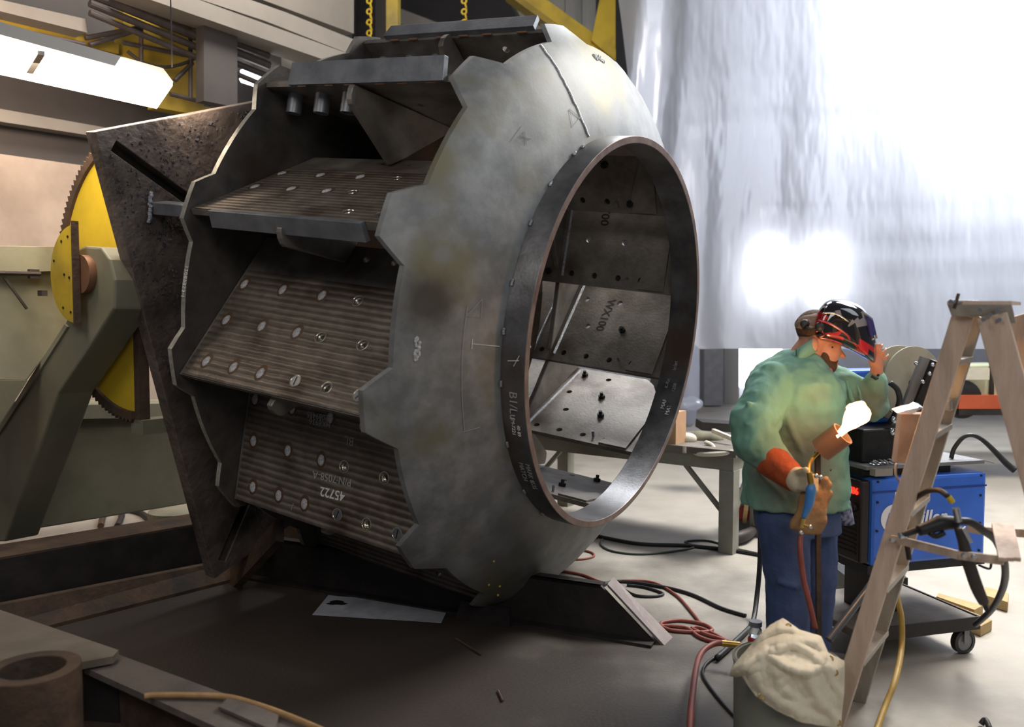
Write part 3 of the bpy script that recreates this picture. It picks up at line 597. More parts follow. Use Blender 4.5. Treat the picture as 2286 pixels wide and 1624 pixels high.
# slag and weld spatter on the plate
g = MB(); random.seed(3)
for cx, cy, n, sp in ((.60, 1.45, 120, .16), (.45, 1.62, 40, .1), (.30, 1.36, 60, .07), (.86, 1.12, 14, .035), (.95, .95, 16, .03), (.05, 1.40, 60, .12), (.78, 1.22, 20, .05), (-.35, 1.30, 60, .12), (.15, 1.55, 30, .08)):
    for q in range(n):
        p = V((cx+random.gauss(0, sp*.6), cy+random.gauss(0, sp*.9))); a, b = (p-k0).dot(e1), (p-k0).dot(e2)
        if a < .03 or b < .03 or abs(a-b) < .06: continue
        g.ell(pp(p.x, p.y, oP+.000), random.uniform(.004, .012), random.uniform(.003, .007), random.uniform(.004, .014), seg=7, rings=5)
obj('slag_crust', g, mat('slag', '#413c3e', '#5c5960', 80, .35, .6, 1, 200), tb, smooth=True)['kind'] = 'stuff'
hub = PV(165, 612, (P(165, 612, 4.45).x, P(165, 612, 4.45).y), DD)
# yellow half disc cover
def disc(c, r, a0, a1, th, m, name, parent, n=48, teeth=0):
    pts = []
    for i in range(n+1):
        a = a0+(a1-a0)*i/n; rr = r*(1+(.012 if teeth and i % 2 else 0)); pts.append(c+EE*(rr*cos(a))+ZZ*(rr*sin(a)))
    g = MB(); g.prism(pts, DD*th); return obj(name, g, m, parent)
hd = disc(hub, .25, -pi/2, pi/2, .03, M_yel, 'half_disc_cover', pos)
g = MB(); g.prism([hub-ZZ*.27-EE*.0-DD*.01, hub+ZZ*.27-EE*.0-DD*.01, hub+ZZ*.27-EE*.012-DD*.01, hub-ZZ*.27-EE*.012-DD*.01], DD*.035); obj('cover_rim', g, M_rust, hd)
g = MB()
for a, r in ((0, .10), (55, .21), (-55, .21), (20, .22), (-20, .05), (75, .2), (-78, .2)): c = hub+EE*(r*cos(R(a))+.0)+ZZ*r*sin(R(a)); g.cyl(c-DD*.004, c+DD*.0, .007, 10)
obj('bolt_hole', g, M_black, hd)
g = MB(); g.cyl(hub+DD*.03+EE*.0, hub+DD*.10+EE*.0, .10, 36); obj('shaft', g, M_copper, pos, smooth=True)
gc = hub+DD*.31+EE*.0
def pn(px, py, Q, n): d = ray(px, py); return O+d*((Q-O).dot(n)/d.dot(n))
aq = hub+DD*.07
g = MB(); ap = [(172, 556), (190, 549), (225, 552), (245, 580), (256, 625), (254, 690), (200, 775), (130, 880), (95, 980), (10, 1210), (-80, 1210), (-80, 1075), (0, 955), (63, 850), (144, 724), (178, 640)]
g.prism([pn(x, y, aq, DD) for x, y in ap], DD*.20); arm = obj('tilt_arm', g, M_oliv, pos, bevel=.012)
g = MB(); g.prism([pn(x, y, aq-DD*.012, DD) for x, y in ((144, 724), (150, 730), (70, 856), (-80, 1090), (-80, 1075), (0, 955), (63, 850))], DD*.012); obj('arm_edge_strip', g, M_olvl, arm)
# sector gear
sg = disc(gc, .765, -pi/2, pi/2, .05, M_yel, 'sector_gear', pos, 120)
g = MB(); nT = 132
pts = []; 
for i in range(nT+1):
    a = -pi/2+(pi)*i/nT; rr = .80 if (i % 2) else .775; pts.append(gc+EE*(rr*cos(a))+ZZ*(rr*sin(a)))
inn = [gc+EE*(.735*cos(a))+ZZ*(.735*sin(a)) for a in [(-pi/2+(pi)*i/60) for i in range(60, -1, -1)]]
g.prism([p+DD*-.02 for p in pts+inn], DD*.09); obj('gear_rim', g, M_rust, sg)
g = MB(); g.prism([gc-ZZ*.80-EE*0, gc-ZZ*.10, gc-ZZ*.10-EE*.05, gc-ZZ*.80-EE*.05], DD*.06); obj('gear_edge', g, M_rust, sg)
g = MB(); g.box(gc-ZZ*.82-EE*.02+DD*.1, .12, .2, .08, (EE, DD, ZZ)); obj('gear_stop', g, M_oliv, sg)
# body of the positioner
BQ = (-2.72, 4.6)
def bq(px, py, off=0): return PV(px, py, V((BQ[0], BQ[1], 0))-EE*off, DD)
g = MB(); g.prism([bq(-60, 880, -.8), bq(150, 915, -.8), bq(470, 935, -.8), bq(470, 1117, -.8), bq(-60, 1205, -.8)], EE*.5); obj('body_beam', g, M_oliv, pos, bevel=.01)
g = MB(); g.prism([bq(150, 905, -.75), bq(470, 900, -.75), bq(470, 932, -.75), bq(150, 936, -.75)], EE*.5); obj('body_ledge', g, M_olvl, pos)
g = MB(); g.prism([bq(-60, 548, .02), bq(176, 551, .02), bq(176, 605, .02), bq(-60, 612, .02)], EE*.5); obj('top_beam', g, M_olvl, pos, bevel=.01)
g = MB(); g.prism([bq(-60, 610, -.05), bq(176, 604, -.05), bq(176, 700, -.05), bq(60, 852, -.05), bq(-60, 850, -.05)], EE*.4); obj('side_box', g, M_olvl, pos, bevel=.01)
g = MB(); g.prism([bq(-60, 850, .0), bq(62, 850, .0), bq(-60, 1040, .0)], EE*.4); obj('gusset_panel', g, M_oliv, pos)
g = MB(); g.tube([bq(-20, 609, .06), bq(90, 612, .06)], .012, 8); g.box(bq(75, 612, .05), .05, .03, .05, (DD, EE, ZZ)); g.box(bq(95, 655, .05), .03, .05, .03, (DD, EE, ZZ)); g.bar(bq(8, 618, .05), bq(60, 690, .05), .012, .012); obj('grease_line', g, M_pipe, pos)
# base rails of the positioner
FD = (Fl(560, 1290)-Fl(130, 1400)).normalized(); FN = V((-FD.y, FD.x, 0)); r0 = Fl(130, 1400)-FD*2.2; r1 = Fl(560, 1290)+FD*.1
g = MB(); g.prism([r0, r1, r1+ZZ*.02, r1+ZZ*.12+FN*.06, r0+ZZ*.24+FN*.06, r0+ZZ*.02], FN*.05); obj('base_rail', g, M_rust, pos)
r2 = r0+FN*.14; r3 = r1+FN*.14
g = MB(); g.prism([r2, r3, r3+ZZ*.365, r2+ZZ*.435], FN*.25); obj('base_channel', g, M_dark, pos)
g = MB(); g.prism([r2+ZZ*.435, r3+ZZ*.365, r3+ZZ*.377, r2+ZZ*.447], FN*.3); obj('channel_flange', g, M_rust, pos)
# scrap behind the positioner
g = MB(); c = Fl(395, 1145, .1); g.cyl(c-ZZ*.1, c+ZZ*.02, .22, 28); tag(obj('round_tray', g, M_olvl), 'low pale round tray on the floor behind the positioner', 'tray')
for i, pts in enumerate((((225, 1175), (232, 1150), (250, 1135)), ((262, 1175), (272, 1150), (262, 1130)), ((290, 1140), (318, 1148), (338, 1166)))):
    g = MB(); g.tube([Fl(x, y, .02) for x, y in pts], .025, 8, smooth=4); tag(obj('cable', g, M_rust if i == 0 else M_rubber), ('brown cable on the floor seen under the positioner', 'straight black cable on the floor seen under the positioner', 'curved black cable on the floor seen under the positioner')[i], 'cable')
# ================================================================ SKIDS AND FLOOR THINGS LEFT
sd = (Fl(1460, 1438)-Fl(1160, 1388)).normalized(); sn = V((-sd.y, sd.x, 0)); e = Fl(1462, 1438)
t = thing('skid_channel', 'long dark steel channel with a slanted pinkish end, lying under the drum', 'steel channel', e)
g = MB(); a0 = e-sd*3.0; g.prism([a0, e, e-sd*.30+ZZ*.265, a0+ZZ*.265], sn*.02); obj('web', g, M_dark, t)
g = MB(); g.prism([a0, e, e-sn*.07, a0-sn*.07], ZZ*.015); g.prism([a0+ZZ*.265, e-sd*.30+ZZ*.265, e-sd*.30+ZZ*.265+sn*.08, a0+ZZ*.265+sn*.08], -ZZ*.015); obj('flange', g, M_dark, t)
g = MB(); g.prism([e+sd*.05, e-sd*.26+ZZ*.28, e-sd*.27+ZZ*.28+sn*.13, e+sd*.06+sn*.13], -ZZ*.015); obj('end_plate', g, M_steelp, t)
q = Fl(1158, 1388)-sn*.12
g = MB(); g.prism([q-sd*.34, q, q+ZZ*.11, q+ZZ*.11-sd*.30], sn*.025); tag(obj('steel_bar', g, M_dark), 'short dark upright bar in front of the long channel under the drum', 'steel bar')
q = Fl(950, 1348); g = MB(); g.prism([q-sd*1.3, q, q+ZZ*.05, q-sd*1.3+ZZ*.06], sn*.05); tag(obj('steel_bar', g, M_rust), 'thin rusty bar on the floor left of the paper under the drum', 'steel bar')
q = Fl(1000, 1330)+sn*.35; g = MB(); g.prism([q-sd*1.7, q+sd*.3, q+sd*.3+ZZ*.2, q-sd*1.7+ZZ*.2], sn*.05); tag(obj('steel_bar', g, M_rust), 'rusty steel bar on edge behind the paper under the drum', 'steel bar')
# leaning strut below table plate
g = MB(); g.bar(Fl(520, 1300), P(625, 1185, 5.0), .05, .14, (0, .5, 1)); tag(obj('steel_strut', g, M_rust), 'rusty strut rising from the floor below the table plate', 'strut')
pz = .004
g = MB(); pl = [Fl(x, y, pz) for x, y in ((733, 1330), (760, 1333), (830, 1337), (905, 1348), (1002, 1356), (985, 1392), (915, 1387), (697, 1374))]; g.prism(pl, (0, 0, .002)); pt = obj('paper_sheet', g, M_paper); tag(pt, 'pale stained sheet lying on the floor under the drum', 'paper sheet')
g = MB()
for cx, cy, rx, ry in ((752, 1347, 20, 5), (956, 1359, 9, 2.2)):
    g.prism([Fl(cx+rx*cos(b)*(1+.3*sin(b*5)), cy+ry*sin(b)*(1+.3*sin(b*3)), pz+.0025) for b in [2*pi*i/20 for i in range(20)]], (0, 0, .0006))
obj('oil_stain', g, M_black, pt)
g = MB(); g.tube([Fl(x, y, .006) for x, y in ((1018, 1427), (1035, 1437), (1052, 1448), (1075, 1462))], .006, 6); tag(obj('rusty_rod', g, M_rust), 'thin rusty rod lying on the floor in front of the drum', 'rod')
g = MB(); g.tube([Fl(x, y, .006) for x, y in ((1112, 1543), (1122, 1566))], .006, 6); tag(obj('rusty_rod', g, M_rust), 'tiny dark stub lying on the floor near the bottom centre', 'rod')
# foreground beam, tube and sheet bottom left
FB = V((.85, -.53, 0)).normalized(); FBn = V((.53, .85, 0)).normalized()
t = thing('foreground_beam', 'heavy steel beam running along the bottom left corner', 'steel beam', V((-1.5, 3.3, 0)))
a0 = Fl(265, 1462, .30); nA = Fl(187, 1490, .30)
g = MB(); b0 = Fl(720, 1630, .30); b1 = Fl(500, 1632, .30); g.prism([a0, b0+(b0-a0)*.3, b1+(b1-nA)*.3, nA], -ZZ*.025); obj('top_flange', g, M_grey if 0 else mat('dusty_steel', '#5b5450', '#6b635d', 8, .6, .2, .3, 60), t)
g = MB(); w0 = Fl(262, 1495, .275); w1 = w0+(b1-nA).normalized()*1.6
g.prism([w0, w1, w1-ZZ*.27, w0-ZZ*.27+(b1-nA).normalized()*.02], FBn*.02); obj('web', g, M_rust, t)
g = MB(); g.prism([Fl(187, 1492, .27), Fl(262, 1497, .27), Fl(262, 1497, .27)-ZZ*.27, Fl(187, 1492, .27)-ZZ*.27], FBn*.01); obj('end_web', g, M_dark, t)
g = MB(); hgt = .34; pl = [Fl(x, y, hgt) for x, y in ((-60, 1340), (0, 1362), (265, 1452), (252, 1466), (175, 1480), (0, 1500), (-60, 1500))]; g.prism(pl, -ZZ*.03); tag(obj('steel_plate', g, mat('dusty_plate', '#6c655c', '#7d756a', 5, .65, .2, .2, 40, c3='#54493c')), 'thick dusty plate behind the round tube at the bottom left', 'steel plate')
g = MB(); g.prism([Fl(x, y, hgt-.03) for x, y in ((-60, 1350), (0, 1372), (240, 1452), (170, 1475), (-60, 1495))], -ZZ*.31); tag(obj('steel_block', g, M_rust), 'rusty block carrying the dusty plate at the bottom left', 'steel block')
tc_ = P(72, 1490, 2.9)
g = MB(); g.lathe([(.152, 0), (.104, 0), (.104, -.5), (.152, -.5)], tc_, (0, 0, 1), 56); tag(obj('round_steel_tube', g, M_rust, smooth=True, bevel=.004), 'thick upright steel tube stub standing at the bottom left corner', 'tube')
g = MB(); g.tube([Fl(x, y, .315) for x, y in ((322, 1556), (345, 1553), (420, 1553), (500, 1556), (560, 1570), (640, 1598), (740, 1640))], .011, 10, smooth=6); tag(obj('tan_hose', g, M_tan, smooth=True), 'tan hose lying along the top of the foreground beam', 'hose')
g = MB(); g.prism([Fl(x, y, .318) for x, y in ((515, 1553), (622, 1597), (612, 1632), (488, 1578))], -ZZ*.012); tag(obj('steel_shim', g, mat('dusty_steel', '#5b5450')), 'small flat plate lying under the tan hose on the foreground beam', 'steel plate')
g = MB(); g.prism([Fl(x, y, .0) for x, y in ((176, 1570), (230, 1600), (300, 1650), (176, 1650))], ZZ*.05); tag(obj('steel_offcut', g, M_tan if 0 else M_rust), 'rusty offcut on the floor beside the round tube', 'steel offcut')
# ================================================================ WORKBENCH
t = thing('workbench', 'grey steel workbench standing behind the drum ring', 'workbench', V((1.0, 6.6, 0)))
q = Fl(1643, 1008, .75)
LB = 1.95; WBn = .75
def wb(l, d, h): return V((q.x, q.y, h))+EE*l+DD*d
g = MB(); g.hexa([wb(0, 0, .70), wb(0, WBn, .70), wb(LB, WBn, .70), wb(LB, 0, .70)], [wb(0, 0, .75), wb(0, WBn, .75), wb(LB, WBn, .75), wb(LB, 0, .75)]); obj('bench_top', g, M_btop, t, bevel=.004)
g = MB(); g.hexa([wb(.03, .03, .60), wb(.03, .06, .60), wb(LB-.03, .06, .60), wb(LB-.03, .03, .60)], [wb(.03, .03, .70), wb(.03, .06, .70), wb(LB-.03, .06, .70), wb(LB-.03, .03, .70)]); g.hexa([wb(.03, .06, .60), wb(.03, WBn-.03, .60), wb(.06, WBn-.03, .60), wb(.06, .06, .60)], [wb(.03, .06, .70), wb(.03, WBn-.03, .70), wb(.06, WBn-.03, .70), wb(.06, .06, .70)]); obj('apron', g, M_bench, t)
for l, d in ((.08, .08), (.08, WBn-.08), (LB-.08, .08), (LB-.08, WBn-.08)):
    g = MB(); g.box(wb(l, d, .30), .11, .11, .60, (EE, DD, ZZ)); obj('leg', g, M_bench, t, bevel=.003)
for l0, l1 in ((.12, .42), (LB-.12, LB-.42)):
    g = MB(); g.bar(wb(l0, .08, .28), wb(l1, .08, .60), .03, .03); obj('brace', g, M_bench, t)
g = MB(); g.bar(wb(.08, .12, .2), wb(.08, .5, .6), .03, .03); obj('brace', g, M_bench, t)
# things on the bench
g = MB(); g.box(P(1497, 962, 6.45), .17, .17, .30, (EE, DD, ZZ)); bxo = obj('cardboard_box', g, M_card); tag(bxo, 'brown cardboard box standing on the workbench behind the ring', 'box')
g = MB(); c = P(1532, 1003, 6.28); g.cyl(c-ZZ*.025, c+ZZ*.02, .035, 20); g.cyl(c+V((.0, -.036, 0)), c+V((0, -.02, 0)), .022, 16); 
g.tube([P(1545, 1005, 6.3)+ZZ*.0, P(1560, 1014, 6.2), P(1600, 1014, 6.1), P(1640, 1010, 6.05)], .018, 10, smooth=4); tag(obj('cream_heat_gun', g, M_cream, smooth=True), 'long cream plastic tool lying along the front edge of the workbench', 'tool')
g = MB(); g.ell(P(1535, 980, 6.5), .07, .05, .045); tag(obj('white_cap', g, M_cream, smooth='all'), 'white domed cap on the workbench beside the cardboard box', 'cap')
g = MB(); g.ell(P(1575, 978, 6.6), .13, .09, .055); 
for v in g.v: v += V((.02*MN.noise(v*14), .0, .02*MN.noise(v*11)))
tag(obj('work_rag', g, mat('olive_rag', '#7c7a68', '#6c6a5a', 10, .9), smooth='all'), 'olive grey rag heaped at the back of the workbench', 'rag')
g = MB(); g.bar(P(1592, 962, 6.5), P(1635, 980, 6.3), .03, .03); g.tube([P(1598, 1010, 6.2), P(1590, 995, 6.25), P(1575, 988, 6.3)], .016, 8, smooth=4); tag(obj('cream_pipe_wrench', g, M_cream, smooth=True), 'cream angled tool handle lying behind the long cream tool', 'tool')
for i in range(8):
    g = MB(); c = P(1552+i*8, 1000-3*(i % 3), 6.35); g.bar(c-V((.02, 0, 0)), c+V((.03, .02, .0)), .012, .012); tag(obj('socket', g, M_chrome if i % 2 else M_bluek), 'small metal fitting scattered in the pile on the workbench', 'fitting', 'small fittings on the workbench')
g = MB(); g.bar(P(1560, 948, 8.3), P(1640, 953, 8.3), .3, .08); tag(obj('dark_beam_offcut', g, M_dark), 'dark beam offcut on the floor beyond the workbench', 'beam')
# below the bench
g = MB(); g.box(Fl(1655, 1185)+ZZ*.18, .10, .16, .36); bn = obj('metal_bin', g, M_grey); tag(bn, 'grey bin on the floor between workbench leg and the welder', 'bin')
g = MB(); q = Fl(1655, 1185)+V((-.02, -.082, 0)); g.prism([q+V((-.03, 0, .10)), q+V((.05, 0, .10)), q+V((.06, 0, .17)), q+V((.01, 0, .22)), q+V((-.03, 0, .20))], (0, -.006, 0)); obj('red_label', g, mat('dull_red', '#a83a30', '#8f3028', 10, .6), bn)
g = MB(); c0 = Fl(1668, 1200, .03); g.tube([Fl(1640, 1203, .05), Fl(1662, 1196, .06), Fl(1682, 1185, .05)], [.05, .045, .035], 12, smooth=4); tag(obj('brown_boot', g, M_boot, smooth=True), 'dark brown lump of pipe on the floor by the workbench leg', 'pipe')
g = MB(); g.bar(Fl(1660, 1180), P(1672, 1080, 5.9), .03, .02); tag(obj('wooden_stick', g, M_wood), 'wooden stick leaning by the workbench leg', 'stick')
# cables and hoses on the floor
def hose(name, pts, r, m, lab, h=None, cat='hose'):
    g = MB(); g.tube([Fl(p[0], p[1], (p[2] if len(p) > 2 else r)) for p in pts], r, 8, smooth=6); return tag(obj(name, g, m, smooth='all'), lab, cat)
hose('welding_cable', [(1330, 1196), (1360, 1203), (1430, 1215), (1520, 1218), (1570, 1222), (1640, 1230), (1700, 1240)], .014, M_rubber, 'black welding cable with a red plug on the floor below the ring', cat='cable')
g = MB(); g.tube([Fl(1310, 1196, .02), Fl(1335, 1197, .02)], .024, 12); tag(obj('cable_plug', g, M_red, smooth=True), 'red cable plug lying on the floor below the drum ring', 'plug')
hose('thin_green_hose', [(1345, 1205), (1342, 1218), (1370, 1232), (1430, 1238), (1500, 1232), (1550, 1222), (1530, 1210), (1580, 1208), (1640, 1225), (1695, 1237)], .008, mat('dark_green_rubber', '#2c3a30', rough=.5), 'thin dark green hose looping below the ring')
hose('red_hose', [(1270, 1250), (1300, 1249), (1325, 1243), (1320, 1234), (1290, 1228), (1250, 1226)], .008, M_redh, 'thin red hose loop on the floor by the drum bottom')
hose('brown_hose', [(1248, 1275), (1300, 1284), (1350, 1302), (1400, 1297), (1460, 1302), (1510, 1330), (1545, 1368), (1562, 1390)], .009, M_redh, 'brown hose running from under the drum past the channel')
hose('black_hose', [(1345, 1308), (1365, 1300), (1400, 1299), (1450, 1306), (1500, 1315), (1550, 1330), (1610, 1358), (1665, 1375)], .011, M_rubber, 'black hose running across the floor towards the welder')
hose('coiled_black_hose', [(1390, 1315), (1420, 1330), (1460, 1332), (1480, 1326), (1440, 1312), (1400, 1307)], .009, M_rubber, 'small black hose loop on the floor above the channel end')
hose('coiled_red_hose', [(1475, 1399), (1480, 1390), (1520, 1386), (1570, 1394), (1590, 1408), (1560, 1412), (1500, 1408), (1478, 1398), (1530, 1402), (1560, 1422), (1590, 1432), (1620, 1432), (1590, 1414), (1560, 1402), (1545, 1404), (1575, 1416), (1640, 1437)], .010, M_redh, 'red hose coiled on the floor right of the channel end')
g = MB(); g.tube([P(1540, 1640, 3.2), P(1545, 1560, 3.5), P(1560, 1470, 3.95), P(1590, 1440, 4.1), P(1625, 1437, 4.1)], .014, 10, smooth=6); tag(obj('red_gas_hose', g, M_redh, smooth='all'), 'thick red hose arching up at the bottom beside the canvas', 'hose')
g = MB(); g.tube([P(1612, 1437, 4.1), P(1652, 1441, 4.08)], .016, 12); tag(obj('hose_coupling', g, M_brass, smooth=True), 'brass coupling joining the red hose to the regulator', 'coupling')
hose('thin_black_cable', [(1635, 1440), (1600, 1465), (1575, 1485), (1570, 1510), (1600, 1555), (1640, 1600), (1680, 1640)], .008, M_rubber, 'thin black cable on the floor left of the canvas', cat='cable')
g = MB(); g.tube([P(1697, 1180, 4.9), P(1696, 1260, 4.85), P(1690, 1330, 4.8), Fl(1680, 1390, .02), Fl(1655, 1420, .02), Fl(1600, 1470, .02)], .014, 10, smooth=6); tag(obj('hanging_black_cable', g, M_rubber, smooth='all'), 'black cable hanging down behind the welder to the floor', 'cable')
# regulator with red band
t = thing('gas_regulator', 'clear and red regulator jar on the floor behind the canvas', 'regulator', P(1686, 1450, 4.05))
c = P(1686, 1440, 4.05)
g = MB(); g.lathe([(.032, -.03), (.036, .03), (.03, .04), (.0, .04), (.0, -.03)], c, (0, 0, 1), 24); obj('red_band', g, M_red, t, smooth=True)
g = MB(); g.lathe([(.03, .041), (.03, .075), (.02, .09), (.0, .09), (.0, .041)], c, (0, 0, 1), 24); obj('glass_jar', g, M_glass, t, smooth=True)
g = MB(); g.cyl(c+ZZ*.091, c+ZZ*.115, .03, 24); obj('lid', g, M_grey, t, smooth=True)
# ================================================================ CANVAS ON BUCKET
bc = P(1757, 1500, 3.28); bc.z = 0
t = thing('bucket', 'round grey green bucket at the bottom under the canvas', 'bucket', bc)
g = MB(); g.lathe([(.198, 0), (.202, .37), (.19, .37), (.185, .02), (0, .02), (0, 0)], bc, (0, 0, 1), 48); obj('bucket_wall', g, M_bucket, t, smooth=True)
g = MB(); g.lathe([(.205, .355), (.208, .37), (.198, .375)], bc, (0, 0, 1), 48); obj('rim', g, M_bucket, t, smooth=True)
outl_px = [(1748, 1384), (1782, 1410), (1830, 1424), (1845, 1460), (1882, 1478), (1880, 1545), (1872, 1625), (1790, 1612), (1735, 1585), (1690, 1555), (1655, 1505), (1632, 1508), (1640, 1490), (1690, 1430), (1720, 1400)]
ctrp = (1768, 1505); K = 56; n = 170
folds = [([(1650, 1500), (1690, 1470), (1722, 1456), (1770, 1443), (1812, 1462), (1830, 1488), (1800, 1503), (1760, 1492), (1720, 1468)], .030, 8), ([(1640, 1502), (1690, 1458), (1740, 1434), (1800, 1434), (1836, 1455), (1858, 1500)], .030, 9), ([(1690, 1430), (1735, 1408), (1775, 1412), (1820, 1432)], .018, 8), ([(1800, 1503), (1820, 1550), (1868, 1612)], .022, 11), ([(1680, 1500), (1700, 1535), (1760, 1580), (1830, 1608)], .016, 12), ([(1835, 1470), (1850, 1510), (1874, 1548)], .020, 8), ([(1730, 1500), (1752, 1540), (1790, 1570)], .012, 12), ([(1658, 1512), (1668, 1500), (1700, 1478)], .014, 8), ([(1770, 1520), (1800, 1575), (1840, 1600)], -.012, 10)]
fpl = [(pspl2, h_, w_) for pspl2, h_, w_ in [([(v.x, v.y) for v in spline([V((x, y, 0)) for x, y in p_], 5)], h_, w_) for p_, h_, w_ in folds]]
def segd(x, y, pl):
    best = 1e9
    for (ax_, ay), (bx_, by) in zip(pl, pl[1:]):
        dx, dy = bx_-ax_, by-ay; t_ = max(0, min(1, ((x-ax_)*dx+(y-ay)*dy)/(dx*dx+dy*dy+1e-9))); d_ = (x-ax_-t_*dx)**2+(y-ay-t_*dy)**2
        if d_ < best: best = d_
    return best
def oint(u):
    f = u*len(outl_px); i = int(f) % len(outl_px); q = f-int(f); a = outl_px[i]; b = outl_px[(i+1) % len(outl_px)]; return (a[0]+(b[0]-a[0])*q, a[1]+(b[1]-a[1])*q)
def cdep(x, y):
    r_ = sum(h_*math.exp(-segd(x, y, pl)/(w_*w_)) for pl, h_, w_ in fpl)
    return 3.005+.13*min(1.2, abs(x-1757)/115)**2+.20*max(0, (1492-y)/100)-r_-.010*MN.noise(V((x*.03, y*.03, 1)))-.006*MN.noise(V((x*.09, y*.06, 4)))
g = MB()
for j in range(K+1):
    f = (j/K)**.9
    for i in range(n):
        ex, ey = oint(i/n); x = ctrp[0]+(ex-ctrp[0])*f; y = ctrp[1]+(ey-ctrp[1])*f; g.v.append(P(x, y, cdep(x, y)))
for j in range(K):
    for i in range(n): g.f.append((j*n+i, j*n+(i+1) % n, (j+1)*n+(i+1) % n, (j+1)*n+i))
cv = obj('canvas_sheet', g, M_canvas, smooth='all'); so = cv.modifiers.new('thick', 'SOLIDIFY'); so.thickness = .008; so.offset = -1
tag(cv, 'cream canvas cloth with brass eyelets heaped over the grey bucket', 'canvas cloth')
for x, y in ((1760, 1400), (1700, 1556), (1853, 1472), (1864, 1502), (1871, 1614)):
    g = MB(); g.lathe([(.010+.003*cos(b*pi/4), .003*sin(b*pi/4)) for b in range(8)], P(x, y, cdep(x, y)-.012), ray(x, y), 18); obj('eyelet', g, M_brass, cv, smooth=True)
# ================================================================ TORCH ON ITS STAND
YT = 3.58
t = thing('torch_stand', 'slim rusty upright bar standing behind the canvas', 'stand', Fl(1826, 1621))
g = MB(); g.bar(P(1829, 1620, YT), P(1825, 1010, YT), .020, .020, (0, 1, 0)); obj('upright_bar', g, M_rust, t)
g = MB(); c = P(1829, 1619, YT); g.cyl(c-ZZ*.0, c+ZZ*.015, .12, 32); obj('base_plate', g, M_dark, t, smooth=True)
t = thing('heating_torch', 'gas heating torch with wide rusty nozzle and a bright flame, resting on the stand', 'torch', P(1825, 1010, YT))
pa, pb = P(1833, 1005, YT), P(1882, 968, YT-.05); ax = (pb-pa).normalized()
g = MB(); g.lathe([(.0, -.01), (.052, 0), (.052, (pb-pa).length), (.045, (pb-pa).length), (.045, .02), (0, .02)], pa, ax, 36); obj('nozzle', g, M_copper, t, smooth=True)
g = MB(); g.tube([P(1836, 1002, YT), P(1816, 1022, YT-.02), P(1806, 1040, YT-.06), P(1806, 1062, YT-.10)], .008, 10, smooth=5); obj('gas_tube', g, M_brass, t, smooth=True)
g = MB(); g.tube([P(1812, 1080, 3.43), P(1810, 1095, 3.43), P(1806, 1125, 3.43), P(1793, 1158, 3.43)], [.011, .021, .018, .008], 14, smooth=4); obj('blue_handle', g, M_bluek, t, smooth='all')
g = MB(); g.tube([P(1807, 1055, 3.43), P(1811, 1084, 3.43)], .012, 14); obj('brass_mixer', g, M_brass, t, smooth=True); g = MB(); g.tube([P(1793, 1158, 3.43), P(1788, 1178, 3.43)], .011, 14); g.cyl(P(1790, 1170, 3.43), P(1806, 1176, 3.41), .006, 10); obj('brass_valve', g, M_brass, t, smooth=True)
for x, y in ((1822, 1063), (1832, 1066), (1808, 1177), (1788, 1190)): g = MB(); g.ell(P(x, y, 3.42), .010, .008, .010, seg=12, rings=8); obj('valve_knob', g, M_chrome, t, smooth='all')
m = bpy.data.materials.new('flame'); m.use_nodes = True; nt = m.node_tree; N = nt.nodes; L = nt.links; N.remove(N['Principled BSDF'])
em = N.new('ShaderNodeEmission'); em.inputs[1].default_value = 14; lw = N.new('ShaderNodeLayerWeight'); lw.inputs[0].default_value = .35; cr = N.new('ShaderNodeValToRGB'); cr.color_ramp.elements[0].color = (1, .80, .45, 1); cr.color_ramp.elements[1].color = (1, .22, .03, 1); L.new(lw.outputs['Facing'], cr.inputs[0]); L.new(cr.outputs[0], em.inputs[0])
tp = N.new('ShaderNodeBsdfTransparent'); mx = N.new('ShaderNodeMixShader'); mr = N.new('ShaderNodeMapRange'); mr.inputs[1].default_value = .5; mr.inputs[2].default_value = 1; L.new(lw.outputs['Facing'], mr.inputs[0]); L.new(mr.outputs[0], mx.inputs[0]); L.new(em.outputs[0], mx.inputs[1]); L.new(tp.outputs[0], mx.inputs[2]); L.new(mx.outputs[0], N['Material Output'].inputs[0])
g = MB(); g.tube([P(x, y, 3.50) for x, y in ((1870, 975), (1882, 962), (1894, 949), (1905, 936), (1914, 924), (1921, 914), (1926, 905), (1930, 899))], [.009, .017, .026, .038, .047, .044, .028, .005], 24, smooth=4)
for v in g.v: v += V((.012*MN.noise(v*26), 0, .012*MN.noise(v*22)))
obj('flame', g, m, t, smooth='all')
fl = bpy.data.lights.new('flame_light', 'POINT'); fl.energy = 6.5; fl.color = (1, .50, .18); fl.shadow_soft_size = .05; fo = bpy.data.objects.new('flame_light', fl); COL.objects.link(fo); fo.location = P(1925, 915, 3.41)
g = MB(); g.tube([P(1787, 1196, 3.43), P(1786, 1230, 3.41), P(1793, 1290, 3.40), P(1805, 1340, 3.38), P(1820, 1405, 3.36)], .011, 10, smooth=6); tag(obj('torch_hose', g, M_redh, smooth='all'), 'red hose hanging from the blue torch handle down to the canvas', 'hose')
# ================================================================ PERSON
YM = 3.95; pxm = YM/F_
def m_(x, y, d=0.0): return P(x, y, YM+d)
man = thing('person', 'person in green jacket and jeans lifting a black and red welding helmet', 'person', Fl(1775, 1535))
g = MB()
cap = lambda G, a, b, r1, r2: G.capsule(m_(*a), m_(*b), r1*pxm, r2*pxm)
